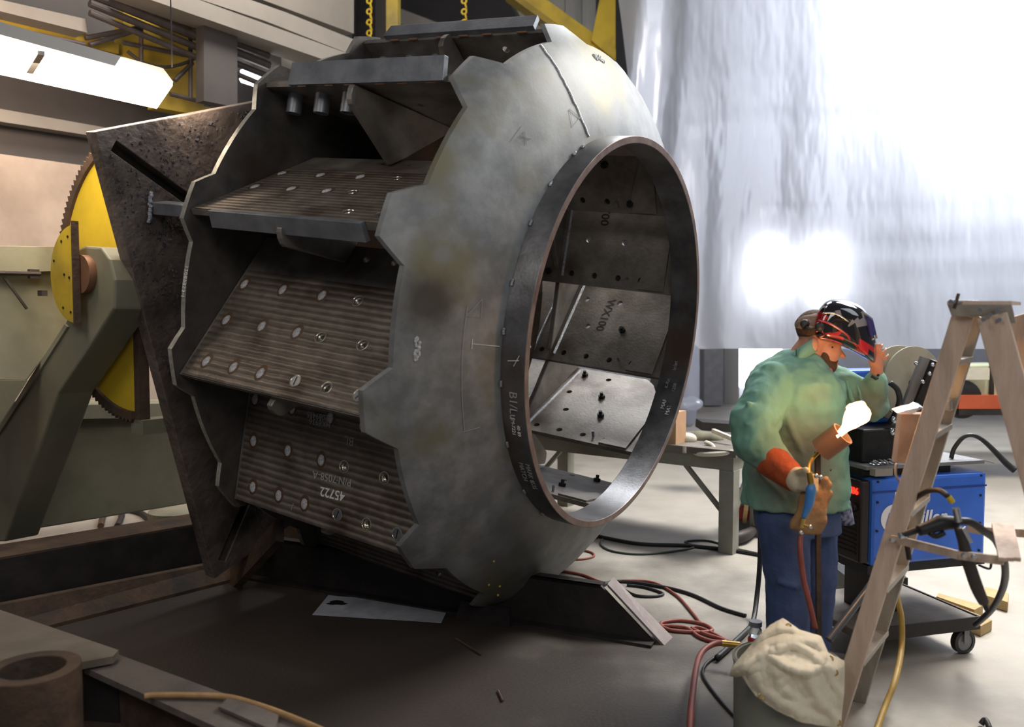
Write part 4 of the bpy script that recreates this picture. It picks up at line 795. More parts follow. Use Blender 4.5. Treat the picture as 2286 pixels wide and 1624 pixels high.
# body: one surface (head, neck, trunk, arms, hands, legs)
rotH = Matrix.Rotation(R(28), 3, 'Y')
g.ell(m_(1826, 738), 46*pxm, .078, 44*pxm, rotH); g.ell(m_(1845, 782), 32*pxm, .058, 38*pxm, Matrix.Rotation(R(12), 3, 'Y')); g.ell(m_(1842, 812), 20*pxm, .042, 16*pxm)
g.capsule(m_(1868, 776, -.0), m_(1882, 796), .010, .013); g.ell(m_(1862, 768), 12*pxm, .05, 9*pxm); g.ell(m_(1862, 812), 10*pxm, .025, 5*pxm); g.ell(m_(1861, 819), 9*pxm, .022, 5*pxm)
g.ell(m_(1816, 770, -.075), 11*pxm, .014, 16*pxm)
cap(g, (1816, 765), (1786, 815), 30, 38)
g.loft([(m_(1780, 820), 70*pxm, .14), (m_(1775, 860), 88*pxm, .19), (m_(1775, 980), 88*pxm, .16), (m_(1778, 1080), 90*pxm, .16), (m_(1785, 1150), 80*pxm, .15)])
for a, b, r1, r2 in (((1715, 860, -.14), (1686, 960, -.24), 26, 22), ((1686, 960, -.24), (1758, 1054, -.30), 22, 15), ((1850, 850, .15), (1950, 905, .05), 26, 22), ((1950, 905, .05), (1957, 835, .0), 22, 15), ((1750, 1140, -.08), (1752, 1290, -.1), 44, 30), ((1752, 1300, -.1), (1757, 1508, -.08), 30, 20), ((1822, 1140, .09), (1836, 1290, .06), 44, 30), ((1836, 1290, .06), (1826, 1508, .1), 30, 20), ((1757, 1510, -.08), (1795, 1524, -.12), 20, 12), ((1826, 1510, .1), (1862, 1520, .07), 20, 12)): cap(g, a, b, r1, r2)
# raised left hand: palm, four fingers, thumb
g.ell(m_(1957, 806, -.02), .030, .020, .042, Matrix.Rotation(R(-5), 3, 'Y'))
cap(g, (1957, 835, 0), (1957, 812, -.02), 13, 14)
for (a, b, c2, d2), r in (((( 1951, 795, -.02), (1952, 780, -.045), (1957, 772, -.05), (1963, 768, -.045)), 3.9), (((1960, 793, -.02), (1964, 780, -.05), (1968, 774, -.045), (1970, 770, -.03)), 3.9), (((1967, 798, -.02), (1973, 787, -.045), (1977, 782, -.04), (1978, 778, -.025)), 3.7), (((1971, 806, -.01), (1978, 798, -.03), (1982, 795, -.025), (1982, 791, -.015)), 3.3)):
    cap(g, a, b, r+.6, r); cap(g, b, c2, r, r-.2); cap(g, c2, d2, r-.2, r-.6)
cap(g, (1948, 818, -.02), (1941, 803, -.05), 6, 4.6); cap(g, (1941, 803, -.05), (1940, 790, -.06), 4.6, 3.6)
# right hand curled round the torch handle (inside the glove)
g.ell(m_(1778, 1072, -.38), .035, .03, .04)
for k in range(4): y = 1060+k*9; cap(g, (1782, y, -.40), (1802, y+3, -.45), 4.4, 4); cap(g, (1802, y+3, -.45), (1816, y+5, -.44), 4, 3.6)
cap(g, (1780, 1060, -.40), (1800, 1054, -.50), 5, 4.4)
org('body', g, M_skin, man, .0058, 3)
g = MB()
for s_ in (-1,):
    c = m_(1856, 775, -.048); g.ell(c, .010, .008, .006, seg=12, rings=8)
obj('eye', g, M_cream, man, smooth='all'); g = MB(); g.ell(m_(1858, 776, -.054), .005, .004, .005, seg=10, rings=6); obj('pupil', g, M_black, man)
g = MB(); g.ell(m_(1823, 734), 47.5*pxm, .080, 42*pxm, rotH); 
hr = [(v) for v in g.v]; org('hair', g, M_hair, man, .01, 3)
g = MB(); g.ell(m_(1842, 814), 27*pxm, .052, 21*pxm, rotH); g.ell(m_(1833, 797), 20*pxm, .061, 24*pxm); g.ell(m_(1862, 806), 9*pxm, .03, 4*pxm); org('beard', g, M_hair, man, .008, 3)
g = MB(); g.loft([(m_(1822, 736), 44*pxm, .078), (m_(1820, 722), 45*pxm, .080), (m_(1824, 706), 38*pxm, .070), (m_(1830, 696), 20*pxm, .04)]); org('welding_cap', g, mat('brown_plaid_cap', '#8a7060', '#9d8474', 60, .85), man, .01, 3)
# helmet: rounded shell tipped up in front of the face
outl = [(1813, 722), (1822, 700), (1842, 674), (1870, 667), (1905, 674), (1932, 692), (1947, 725), (1958, 765), (1957, 806), (1948, 812), (1934, 802), (1905, 786), (1868, 770), (1830, 762), (1816, 750)]
cxh, cyh = 1886, 736
def shell(pts, depth0, K=9, shrink=1.0, cx=cxh, cy=cyh):
    g = MB(); n = len(pts)
    for j in range(-K, K+1):
        u = j/K; d = sin(u*pi/2)*depth0; f = (max(0, cos(u*pi/2)))**.42 if abs(j) < K else .12
        for x, y in pts: g.v.append(m_(cx+(x-cx)*f*shrink, cy+(y-cy)*f*shrink, d-.01))
    for j in range(2*K):
        for i in range(n): g.f.append((j*n+i, j*n+(i+1) % n, (j+1)*n+(i+1) % n, (j+1)*n+i))
    g.f += [tuple(range(n-1, -1, -1)), tuple(range(2*K*n, 2*K*n+n))]; return g
def pspl(p, k): return [(v.x, v.y) for v in spline([V((x, y, 0)) for x, y in p], k)]
hl = obj('helmet', shell(pspl(outl+[outl[0]], 3)[:-1], .118), M_helm, man, smooth='all'); ss = hl.modifiers.new('sub', 'SUBSURF'); ss.levels = 1; ss.render_levels = 2
hme = hl.data; hme.materials.append(M_helr); hme.materials.append(M_helg)
for p in hme.polygons:
    c = p.center; q = c-O; lx = (c.x/c.y)*F_+1143; ly = 705-(c.z-CH)/c.y*F_+0
    band = sin((lx-1815)*.055+(ly-700)*.10)
    v_ = (ly-700)-(lx-1815)*.38
    if 22 < v_ < 36 and band > -.3: p.material_index = 1
    elif lx < 1850 and -10 < v_ < 22 and band > .2: p.material_index = 1
    elif v_ > 36 and lx > 1880 and band > .35: p.material_index = 1
    elif ly > 690 and -30 < v_ < -8 and lx > 1865: p.material_index = 2 if band > .1 else 0
def swirl(pts, r, m_x):
    g = MB(); n = 6*(len(pts)-1)+1; g.tube([m_(x, y, d) for x, y, d in pts], [r*.3]+[r]*(n-2)+[r*.3], 8, smooth=6); obj('helmet_stripe', g, m_x, hl, smooth='all')
swirl([(1826, 716, -.116), (1850, 722, -.124), (1880, 740, -.126), (1905, 762, -.118), (1925, 785, -.10)], .005, M_helr)
swirl([(1835, 700, -.112), (1862, 700, -.122), (1890, 716, -.124), (1915, 742, -.116), (1935, 775, -.095)], .004, M_helg)
swirl([(1820, 742, -.105), (1832, 738, -.112), (1840, 748, -.114), (1830, 754, -.108), (1850, 758, -.112), (1880, 768, -.11)], .004, M_helr)
g = MB(); g.prism([m_(1932, 706, -.100), m_(1943, 716, -.082), m_(1950, 748, -.082), m_(1940, 752, -.100)], V((.008, -.012, 0))); obj('lens', g, M_lens, hl, bevel=.003)
g = MB(); g.tube([m_(1925, 696, -.104), m_(1946, 712, -.084), m_(1957, 755, -.082), m_(1936, 764, -.104), m_(1925, 696, -.104)], .005, 8); obj('lens_frame', g, M_helg, hl, smooth=True)
g = MB(); g.tube([m_(1790, 733, -.02), m_(1800, 733, -.08), m_(1815, 735, -.1), m_(1835, 735, -.11)], .007, 8, smooth=3); obj('headband', g, M_rubber, hl, smooth=True)
for x, y, d in ((1788, 720, .0), (1797, 724, -.06), (1830, 730, -.118)): g = MB(); g.ell(m_(x, y, d), .022, .016, .022, seg=14, rings=8); obj('ratchet_knob', g, M_rubber, hl, smooth='all')
# jacket
g = MB()
g.loft([(m_(1785, 782), 34*pxm, .072), (m_(1778, 796), 48*pxm, .11), (m_(1768, 818), 74*pxm, .17), (m_(1772, 850), 102*pxm, .215), (m_(1774, 900), 110*pxm, .215), (m_(1778, 980), 108*pxm, .20), (m_(1776, 1050), 112*pxm, .20), (m_(1773, 1127), 118*pxm, .21)], 36, 2.3)
for a, b, r1, r2 in (((1722, 858, -.12), (1683, 945, -.24), 50, 52), ((1683, 945, -.24), (1684, 985, -.27), 52, 48), ((1684, 985, -.27), (1738, 1040, -.31), 46, 34), ((1842, 848, .13), (1935, 895, .06), 42, 44), ((1935, 895, .06), (1945, 905, .05), 42, 38), ((1945, 900, .05), (1956, 850, .0), 36, 24)): cap(g, a, b, r1, r2)
for a, b, r1, r2 in (((1668, 900, -.305), (1738, 925, -.285), 5, 7), ((1664, 946, -.335), (1722, 962, -.325), 4, 7), ((1662, 978, -.345), (1722, 992, -.34), 4, 7), ((1680, 1016, -.345), (1726, 1030, -.35), 4, 7), ((1690, 880, -.26), (1668, 960, -.32), 4, 6), ((1705, 870, -.22), (1732, 1000, -.235), 5, 8), ((1745, 900, -.195), (1790, 1010, -.19), 5, 8), ((1800, 870, -.20), (1812, 1060, -.185), 4, 6), ((1890, 852, .0), (1905, 900, -.04), 5, 7), ((1915, 862, -.02), (1930, 915, -.05), 5, 7), ((1700, 1060, -.165), (1760, 1120, -.185), 5, 7), ((1815, 900, -.17), (1760, 1060, -.185), 4, 6), ((1700, 840, -.17), (1740, 815, -.13), 5, 5), ((1830, 1000, -.15), (1820, 1110, -.165), 4, 6)): cap(g, a, b, r1, r2)
tone_patch(M_green, m_(1800, 985, -.17), .17, '#6d6d5c', .7, 2); tone_patch(M_green, m_(1815, 880, -.17), .08, '#73776a', .5, 6); tone_patch(M_green, m_(1945, 900, 0), .12, '#5f5546', .75, 4); tone_patch(M_green, m_(1690, 1000, -.3), .10, '#3f5e52', .6, 8)
jk = org('jacket', g, M_green, man, .0085, 5, .026, .075)
g = MB(); cr = []; nn = 40
for i in range(nn+1):
    a = R(20)+R(320)*i/nn; cx_, cy_ = 1788-46*cos(a)*1.0, 0; dpt = .105*sin(a); yb = 806+16*(-cos(a)); cr.append((m_(1788-40*cos(a+pi), yb-10*cos(a+pi)*-1, -dpt), m_(1790-36*cos(a+pi), yb-34-10*cos(a+pi)*-1, -dpt*.86)))
for (p, q), (p2, q2) in zip(cr, cr[1:]): g.add([p, p2, q2, q], [(0, 1, 2, 3)])
ck = obj('collar', g, M_green, jk, smooth='all'); w_ = ck.modifiers.new('weld', 'WELD'); so = ck.modifiers.new('thick', 'SOLIDIFY'); so.thickness = .009
g = MB(); g.tube([m_(1822, 822, -.135), m_(1836, 860, -.172), m_(1848, 940, -.158), m_(1854, 1040, -.152), m_(1856, 1122, -.158)], [.006, .014, .014, .014, .010], 8, smooth=5); obj('placket', g, M_green, jk, smooth='all')
for x, y in ((1831, 898), (1845, 970), (1853, 1050)): g = MB(); g.ell(m_(x, y, -.176), .007, .005, .007, seg=12, rings=8); obj('snap_button', g, M_black, jk, smooth='all')
# shirt tail, jeans, boots
g = MB(); g.loft([(m_(1868, 1115, -.05), 26*pxm, .07), (m_(1872, 1150, -.05), 30*pxm, .06), (m_(1890, 1172, -.06), 18*pxm, .03)]); org('shirt_tail', g, M_plaid, man, .009, 2)
g = MB(); g.loft([(m_(1782, 1100), 92*pxm, .175), (m_(1780, 1150), 94*pxm, .175), (m_(1782, 1185), 92*pxm, .165)], 32)
for a, b, r1, r2 in (((1748, 1170, -.08), (1758, 1290, -.1), 60, 50), ((1758, 1290, -.1), (1757, 1508, -.08), 50, 46), ((1812, 1170, .09), (1820, 1290, .06), 58, 50), ((1820, 1290, .06), (1805, 1508, .1), 50, 42), ((1740, 1300, -.19), (1775, 1310, -.2), 6, 6), ((1735, 1400, -.19), (1780, 1405, -.19), 7, 6)): cap(g, a, b, r1, r2)
org('jeans', g, M_jean, man, .0085, 4, .014, .09)
for x, d in ((1757, -.08), (1815, .1)):
    g = MB(); c = m_(x, 1512, d); c.z = .055; g.capsule(c, c+V((.16, -.06, -.005)), .055, .048); g.v = [V((v.x, v.y, max(v.z, .004))) for v in g.v]; obj('boot', g, M_boot, man, smooth=True)
# gloves
g = MB(); cap(g, (1725, 1030, -.31), (1768, 1066, -.37), 38, 29); org('glove_cuff', g, M_cuff, man, .008, 4, .008, .05)
g = MB(); g.ell(m_(1782, 1072, -.41), .052, .045, .055); 
for k in range(4): y = 1060+k*10; cap(g, (1788, y, -.45), (1806, y+3, -.51), 7, 6.4); cap(g, (1806, y+3, -.51), (1822, y+6, -.47), 6.4, 5.6)
cap(g, (1782, 1056, -.44), (1800, 1050, -.51), 8, 6.4)
org('glove', g, M_white, man, .0065, 2, label='cream palm of the work glove')
g = MB()
g.loft([(m_(1818, 1085, -.43), 16*pxm, .022), (m_(1815, 1110, -.43), 28*pxm, .034), (m_(1812, 1140, -.43), 30*pxm, .034), (m_(1805, 1165, -.43), 38*pxm, .028), (m_(1800, 1180, -.43), 36*pxm, .020), (m_(1812, 1194, -.43), 16*pxm, .012)], 24)
for a, b, r1, r2 in (((1830, 1095, -.43), (1843, 1070, -.45), 8, 6), ((1838, 1108, -.44), (1852, 1082, -.45), 8, 6), ((1843, 1125, -.43), (1855, 1100, -.44), 7, 5)): cap(g, a, b, r1, r2)
gl2 = org('spare_glove', g, M_glo, None, .008, 4, .01, .05); tag(gl2, 'brown leather glove hanging from the gloved hand by the torch handle', 'glove')
g = MB(); g.tube([m_(1960, 838, -.035), m_(1968, 842, -.01), m_(1955, 846, -.05), m_(1945, 840, -.04)], .006, 8); obj('wristwatch', g, M_black, man, smooth=True)
# ================================================================ WELDER ON CART
cl = V((.962, .272, 0)); cn = V((-.272, .962, 0)); w0 = V((P(1947, 1100, 4.12).x, 4.12, 0))
def W_(l, d, h): return w0+cl*l+cn*d+ZZ*h
def wbox(G, l0, l1, d0, d1, h0, h1): return G.hexa([W_(l0, d0, h0), W_(l1, d0, h0), W_(l1, d1, h0), W_(l0, d1, h0)], [W_(l0, d0, h1), W_(l1, d0, h1), W_(l1, d1, h1), W_(l0, d1, h1)])
cart = thing('welder_cart', 'flat black wheeled cart with a pedestal carrying the blue welder', 'cart', W_(.3, .2, 0))
g = MB(); wbox(g, -.10, .62, -.03, .55, .15, .19); obj('platform', g, mat('dusty_cart_deck', '#6e6860', '#5c5650', 6, .7, 0, .2, 30), cart, bevel=.006)
g = MB(); wbox(g, -.105, .625, -.04, -.03, .13, .195); wbox(g, .62, .63, -.03, .55, .13, .195); obj('platform_edge', g, M_dark, cart)
g = MB(); wbox(g, .12, .30, .15, .35, .19, .47); obj('pedestal', g, M_black, cart); g = MB(); wbox(g, -.0, .70, .02, .42, .44, .485); obj('machine_tray', g, M_black, cart)
for l, d in ((.56, .0), (-.04, .0), (.56, .48), (-.04, .48)):
    c = W_(l, d, .062); g = MB(); g.lathe([(.062, -.016), (.062, .016), (.045, .018), (.045, -.018)], c, cn, 28); wh = obj('caster_wheel', g, M_rubber, cart, smooth=True)
    g = MB(); g.cyl(c-cn*.012, c+cn*.012, .045, 24); obj('wheel_hub', g, M_grey, wh, smooth=True)
    g = MB(); g.bar(c-cn*.024+ZZ*-.005, c-cn*.024+ZZ*.085, .03, .004, cn); g.bar(c+cn*.024+ZZ*-.005, c+cn*.024+ZZ*.085, .03, .004, cn); obj('caster_fork', g, M_grey, wh)
wel = thing('welding_machine', 'blue welding machine with black front panel and red digits on the cart', 'welding machine', W_(.35, .2, .485))
g = MB(); wbox(g, 0, .68, 0, .40, .485, .915); obj('case', g, M_blue, wel, bevel=.018)
g = MB(); wbox(g, -.055, -.002, .01, .39, .50, .905); obj('front_panel', g, M_panel, wel, bevel=.01)
g = MB(); wbox(g, .005, .675, -.004, 0, .845, .853); obj('case_seam', g, mat('dark_blue_seam', '#173a86', rough=.5), wel)
g = MB()
for l in (.03, .64): 
    for h in (.52, .66, .80, .90): c = W_(l, -.002, h); g.cyl(c, c-cn*.004, .006, 10)
obj('case_screw', g, M_black, wel)
g = MB()
for k in range(9): wbox(g, -.059, -.055, .04, .36, .54+k*.022, .548+k*.022)
obj('vent_slats', g, M_dark, wel)
text('186', frame(W_(-.058, .185, .835), -cn, ZZ), .045, M_led, wel, 'red_digits', .001, 0, .001); text('486', frame(W_(-.058, .095, .835), -cn, ZZ), .045, M_led, wel, 'red_digits', .001, 0, .001)
g = MB(); c = W_(-.056, .05, .77); g.cyl(c, c-cl*.02, .020, 20); obj('dial', g, M_black, wel, smooth=True)
# round emblem and maker lettering on the side
g = MB(); c = W_(.12, -.001, .715); g.lathe([(.068, 0), (.068, -.002), (0, -.002), (0, 0)], c, cn, 40); em_ = obj('emblem', g, M_wlogo, wel, smooth=True)
for dx in (-.018, .014): g = MB(); g.prism([c-cn*.0035+cl*(dx+a)+ZZ*b for a, b in ((-.024, -.032), (-.004, -.032), (.016, .03), (-.004, .03))], -cn*.001); obj('emblem_stroke', g, M_blue, em_)
text('Miller', frame(W_(.20, -.003, .675), cl, ZZ), .10, M_wlogo, wel, 'maker_lettering', .001, .2, .002)
g = MB(); wbox(g, .13, .22, -.003, 0, .79, .85); obj('warning_label', g, M_wlogo, wel)
# wire feeder on top
fd = thing('wire_feeder', 'blue and black wire feeder with trays standing on top of the welding machine', 'wire feeder', W_(.3, .2, .92))
g = MB(); wbox(g, -.02, .68, .02, .40, .955, .972); g.prism([W_(.68, .02, .972), W_(.68, .40, .972), W_(.74, .40, .955), W_(.74, .02, .955)], -ZZ*.004); obj('top_tray', g, M_grey, fd)
g = MB(); wbox(g, -.02, .50, .05, .37, .915, .955); obj('tray_base', g, M_black, fd)
g = MB(); wbox(g, .02, .36, .10, .45, .972, 1.14); obj('drive_housing', g, M_black, fd, bevel=.01)
g = MB(); wbox(g, .0, .34, .30, .45, 1.14, 1.42); obj('blue_cover', g, M_blue, fd, bevel=.012)
g = MB(); wbox(g, .00, .10, -.02, .02, .93, .965); obj('white_tray_lip', g, M_lhous, fd)
g = MB()
for i in range(14): c = W_(.03+.009*i, .04, .978+.006*(i % 3)); g.lathe([(.014+.003*cos(b*pi/3), .003*sin(b*pi/3)) for b in range(6)], c, V((random.random(), random.random(), 1)), 12)
obj('wire_scraps', g, M_chrome, fd)['kind'] = 'stuff'
g = MB(); g.tube([W_(.55, .1, .975), W_(.57, .1, 1.03), W_(.62, .08, 1.09), W_(.70, .06, 1.07), W_(.80, .0, .95), W_(.83, -.02, .92)], [.011, .011, .011, .011, .016, .018], 12, smooth=5); obj('lever_handle', g, M_rubber, fd, smooth='all')
g = MB(); g.tube([W_(.50, .25, .98), W_(.46, .25, 1.12)], .016, 10); obj('clamp_lever', g, M_rubber, fd, smooth=True)
# spool
sp = thing('wire_spool', 'large cream wire spool on a slanted bracket above the welding machine', 'spool', P(2030, 860, 4.45))
c = P(2037, 858, 4.42); sa = V((.35, -.93, 0)).normalized()
for k, dx in enumerate((0, .10)):
    g = MB(); cc = c-sa*dx; g.lathe([(.195, -.004), (.195, .004), (.03, .004), (.03, -.004)], cc, sa, 56); fl_ = obj('flange', g, M_spool, sp, smooth=True, bevel=.001)
    if k == 0:
        g = MB()
        for i in range(14): a = R(40+12*i); u = sa.orthogonal().normalized(); w = sa.cross(u); q = cc+(u*cos(a)+w*sin(a))*.125+sa*.004; g.cyl(q, q+sa*.002, .006, 8)
        obj('flange_hole', g, M_black, fl_)
g = MB(); g.cyl(c, c-sa*.10, .10, 40); obj('wire_winding', g, M_copper, sp, smooth=True)
g = MB(); g.cyl(c, c+sa*.05, .026, 20); obj('spindle', g, M_black, sp, smooth=True)
br = thing('spool_bracket', 'slanted grey and black bracket arm in front of the cream spool', 'bracket', P(2040, 920, 4.3))
g = MB(); g.bar(P(2068, 800, 4.22), P(2015, 935, 4.25), .055, .03, (0, 1, 0)); obj('grey_arm', g, M_grey, br)
g = MB(); g.bar(P(2094, 808, 4.20), P(2035, 945, 4.25), .075, .06, (0, 1, 0)); obj('black_arm', g, M_black, br)
for x, y in ((2082, 815), (2075, 835), (2060, 853), (2045, 812)): g = MB(); g.ell(P(x, y, 4.15), .010, .01, .010, seg=10, rings=6); obj('bolt_head', g, M_chrome, br, smooth='all')
g = MB(); g.tube([P(1987, 855, 4.2), P(2003, 870, 4.2), P(2008, 895, 4.2), P(1998, 925, 4.25), P(1985, 945, 4.3)], .014, 10, smooth=5); tag(obj('feeder_cable', g, M_rubber, smooth='all'), 'thick dark cable curving down beside the raised arm and spool', 'cable')
for k, (x, y) in enumerate(((1995, 938), (1992, 965))): g = MB(); g.ell(P(x, y, 4.2), .012, .012, .018, seg=12, rings=8); tag(obj('chrome_fitting', g, M_chrome, smooth='all'), ('upper bright chrome fitting on the feeder beside the wooden box', 'lower bright chrome fitting on the feeder beside the wooden box')[k], 'fitting')
# lumber and cylinders beyond the cart
for k, pts in enumerate((((2078, 1330), (2215, 1385), (2190, 1398), (2075, 1352)), ((2095, 1325), (2195, 1352), (2175, 1362), (2090, 1332)), ((2200, 1310), (2252, 1325), (2250, 1345), (2195, 1328)))):
    g = MB(); g.prism([Fl(x, y, .06) for x, y in pts], -ZZ*.058); tag(obj('wood_board', g, M_wood, bevel=.003), ('longest pine board on the floor behind the cart', 'thin pine board behind the longest board on the floor', 'short pine block on the floor under the black hose at the far right')[k], 'board')
g = MB(); g.box(P(1935, 1330, 5.0), .34, .3, .30); tag(obj('black_crate', g, M_black), 'black crate in the shadow behind the legs of the person', 'crate')
g = MB(); g.tube([P(1900, 1285, 4.8), P(1915, 1250, 4.7), P(1930, 1230, 4.6)], .02, 8); tag(obj('drooping_cable', g, M_rubber, smooth=True), 'dark cable drooping below the welding machine front', 'cable')
g = MB(); g.tube([P(2010, 1210, 3.75), P(1935, 1320, 3.62), P(1850, 1430, 3.5)], .016, 12); tag(obj('grey_pipe', g, M_chrome if 0 else mat('grey_tube_metal', '#62656c', rough=.35, metal=.5), smooth=True), 'slanted grey metal pipe leaning between canvas and ladder', 'pipe')
# ================================================================ LADDER
lad = thing('step_ladder', 'weathered open step ladder at the right edge of the picture', 'ladder', V((1.6, 3.3, 0)))
nf, ff = V((1.27, 3.37, 0)), V((1.53, 3.73, 0)); nt_, ft = V((1.62, 3.11, 1.70)), V((1.80, 3.36, 1.70))
run = V((.81, -.585, 0)); dep = V((.585, .81, 0))
def rail(p, q, w, th, m, nm='rail'): g = MB(); g.bar(p, q, th, w, run); return obj(nm, g, m, lad, bevel=.003)
rail(nf, nt_, .070, .03, M_lad); rail(ff, ft, .060, .035, M_ladg)
nr, fr_ = V((2.05, 2.77, 0)), V((2.45, 3.10, 0)); nrt, frt = V((1.68, 3.03, 1.70)), V((1.90, 3.26, 1.70))
rail(nr, nrt, .095, .03, M_lad); rail(fr_, frt, .07, .03, M_lad)
for f in (.20, .38, .56, .74, .90):
    a_ = nf+(nt_-nf)*f; b_ = ff+(ft-ff)*f; g = MB(); g.bar(a_, b_, .075, .022, ZZ); obj('step', g, M_ladg, lad, bevel=.003)
for f in (.3, .7): g = MB(); g.bar(nr+(nrt-nr)*f, fr_+(frt-fr_)*f, .02, .03, ZZ); obj('rear_brace', g, M_ladg, lad)
g = MB(); q = P(2195, 700, 3.05); tpn = [P(2114, 680, 3.08), P(2258, 680, 3.00), P(2268, 722, 3.00), P(2205, 724, 3.04), P(2190, 708, 3.05), P(2124, 706, 3.08)]; g.prism(tpn, dep*.012); obj('cap_side_plate', g, M_ladg, lad, bevel=.002)
g = MB(); g.hexa([P(2114, 680, 3.08), P(2258, 680, 3.00), P(2258, 680, 3.00)+dep*.30, P(2114, 680, 3.08)+dep*.30], [v+ZZ*.012 for v in (P(2114, 680, 3.08), P(2258, 680, 3.00), P(2258, 680, 3.00)+dep*.30, P(2114, 680, 3.08)+dep*.30)]); obj('top_cap', g, M_lad, lad)
g = MB()
for x, y in ((2188, 692), (2225, 692), (2210, 703), (2195, 714), (2231, 714)): c = P(x, y, 2.99); g.cyl(c, c+dep*.02, .007, 12)
obj('rivet', g, M_chrome, lad, smooth=True)
# folding paint shelf
for q3 in (((1990, 1205, 3.20), (2010, 1207, 3.18), (2140, 1240, 3.0), (2240, 1252, 2.9)), ((2160, 1180, 3.35), (2200, 1186, 3.3), (2300, 1192, 3.2))):
    pt_ = [P(*v) for v in q3]; g = MB()
    for a_, b_ in zip(pt_, pt_[1:]): g.bar(a_, b_, .012, .030, ZZ)
    obj('shelf_arm', g, M_lad, lad)
for k in range(3):
    a_ = P(2222+16*k, 1172, 3.12); b_ = P(2238+16*k, 1250, 2.88); g = MB(); g.bar(a_, b_, .024, .014, ZZ); obj('shelf_slat', g, M_lad, lad)
for x, y, d in ((1990, 1205, 3.18), (2150, 1240, 2.97), (2172, 1243, 2.95)): g = MB(); c = P(x, y, d); g.cyl(c-V((0, .012, 0)), c, .008, 12); obj('shelf_rivet', g, M_chrome, lad, smooth=True)
g = MB(); g.box(P(2112, 905, 3.38), .04, .06, .045, (run, dep, ZZ)); obj('step_clamp', g, M_ladg, lad, bevel=.006)
# things on and at the ladder
g = MB(); g.tube([P(2130, 690, 3.02), P(2140, 656, 3.02)], .006, 8); tag(obj('steel_pin', g, M_rust), 'short dark pin standing on the ladder top', 'pin')
g = MB(); g.tube([P(2122, 674, 3.0), P(2185, 676, 3.2)], .008, 8); tag(obj('steel_rod', g, M_grey), 'grey rod lying across the ladder top', 'rod')
t = thing('wooden_box', 'pinkish wooden box with papers on top hung inside the ladder', 'box', P(2020, 1040, 3.45))
g = MB(); fq = [P(2003, 925, 3.36), P(2062, 925, 3.44), P(2040, 1040, 3.46), P(1990, 1030, 3.38)]; g.prism(fq, dep*.10); obj('box_body', g, M_box, t, bevel=.003)
g = MB(); g.prism([P(2003, 925, 3.35), P(2012, 925, 3.35), P(2000, 1033, 3.37), P(1990, 1030, 3.37)], dep*.01); obj('edge_strip', g, M_lad, t)
for k, pts in enumerate((((2003, 923), (2025, 916), (2050, 911), (2042, 923)), ((2028, 920), (2052, 908), (2062, 911), (2036, 924)))):
    g = MB(); g.prism([P(x, y, 3.36+.03*k) for x, y in pts], V((0, .05, .012))); tag(obj('paper_note', g, M_chrome if k else M_wlogo), ('white paper lying on the wooden box in the ladder', 'shiny grey notebook lying on the wooden box in the ladder')[k], 'paper')
g = MB(); g.tube([P(2001, 1035, 3.5), P(2000, 1060, 3.5), P(2012, 1075, 3.5), P(2045, 1060, 3.5), P(2080, 1035, 3.5)], .006, 8, smooth=5); tag(obj('grey_wire', g, M_grey, smooth='all'), 'grey wire looping under the wooden box', 'wire')
# welding gun on shelf
t = thing('welding_gun', 'black welding gun resting across the ladder shelf', 'welding gun', P(2100, 1170, 3.05))
g = MB(); g.tube([P(2012, 1196, 3.1), P(2050, 1183, 3.08), P(2090, 1170, 3.05), P(2108, 1160, 3.05)], [.010, .013, .016, .018], 12, smooth=4); obj('neck', g, M_rubber, t, smooth='all')
g = MB(); g.tube([P(2050, 1186, 3.04), P(2080, 1176, 3.04), P(2105, 1168, 3.04), P(2135, 1168, 3.04)], [.018, .024, .028, .022], 14, smooth=4); obj('grip', g, M_black, t, smooth='all')
g = MB(); g.tube([P(2075, 1190, 3.03), P(2090, 1198, 3.03), P(2108, 1190, 3.03)], .010, 10, smooth=4); obj('trigger', g, M_black, t, smooth='all')
g = MB(); g.tube([P(2135, 1165, 3.05), P(2165, 1166, 3.05), P(2195, 1185, 3.08), P(2225, 1210, 3.15), P(2243, 1260, 3.25), P(2240, 1310, 3.5), P(2215, 1360, 3.8), P(2178, 1395, 4.1)], .014, 12, smooth=6); obj('gun_cable', g, M_rubber, t, smooth='all')
g = MB(); c = P(2010, 1197, 3.1); g.cyl(c-V((.004, 0, 0)), c+V((.02, 0, .004)), .012, 16); obj('nozzle_tip', g, M_chrome, t, smooth=True)
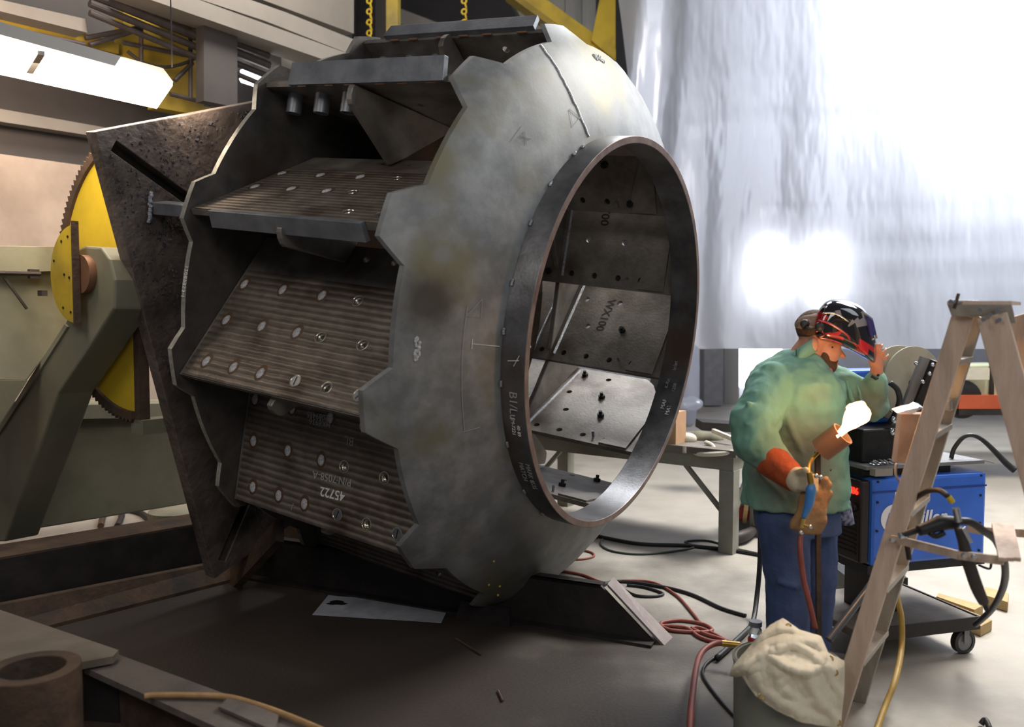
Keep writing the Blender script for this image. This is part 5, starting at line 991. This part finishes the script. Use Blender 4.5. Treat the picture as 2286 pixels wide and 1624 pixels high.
# air tool hanging with its hose
t = thing('air_tool', 'slim black and brown air tool hanging down from the ladder shelf', 'air tool', P(2170, 1300, 3.0))
g = MB(); g.tube([P(2140, 1180, 3.0), P(2150, 1210, 3.0), P(2160, 1250, 3.0), P(2180, 1310, 3.02), P(2196, 1345, 3.04)], [.015, .018, .022, .022, .018], 14, smooth=4); obj('tool_body', g, M_boot, t, smooth='all')
g = MB(); g.tube([P(2196, 1345, 3.04), P(2203, 1362, 3.05)], .009, 12); obj('tool_tip', g, M_black, t, smooth=True)
g = MB(); g.bar(P(2150, 1178, 2.97), P(2168, 1212, 2.97), .014, .008, (0, 1, 0)); obj('lever', g, M_chrome, t, bevel=.002)
g = MB(); g.tube([P(2133, 1135, 3.0), P(2140, 1165, 3.0)], .012, 12); obj('coupling', g, M_chrome, t, smooth=True)
g = MB(); g.tube([P(2118, 1110, 3.0), P(2126, 1122, 3.0)], .010, 12); obj('yellow_sleeve', g, M_yel, t, smooth=True)
g = MB(); g.tube([P(2030, 1250, 3.3), P(2022, 1180, 3.3), P(2035, 1125, 3.25), P(2065, 1100, 3.15), P(2095, 1095, 3.05), P(2115, 1108, 3.0)], .010, 10, smooth=6); obj('tool_hose', g, M_boot, t, smooth='all')
g = MB(); g.tube([P(2185, 1262, 3.5), P(2210, 1270, 3.5), P(2212, 1245, 3.5)], .005, 8, smooth=5); tag(obj('thin_wire', g, M_rubber, smooth='all'), 'thin black wire loop below the ladder shelf', 'wire')
# yellow hose by the ladder
g = MB(); g.tube([P(2000, 1180, 3.95), P(2003, 1260, 3.95), P(2000, 1320, 3.9), P(2012, 1380, 3.85), P(2012, 1450, 3.8), P(1998, 1520, 3.6), P(1975, 1580, 3.5), P(1950, 1650, 3.35)], .013, 10, smooth=6); tag(obj('yellow_air_hose', g, M_yelh, smooth='all'), 'yellow hose hanging behind the ladder down to the floor', 'hose')
g = MB(); g.tube([Fl(2190, 1618, .01), Fl(2200, 1608, .03), Fl(2210, 1630, .01)], .012, 8, smooth=4); tag(obj('floor_scrap', g, M_rubber, smooth='all'), 'small dark scrap on the floor at the bottom right', 'scrap')
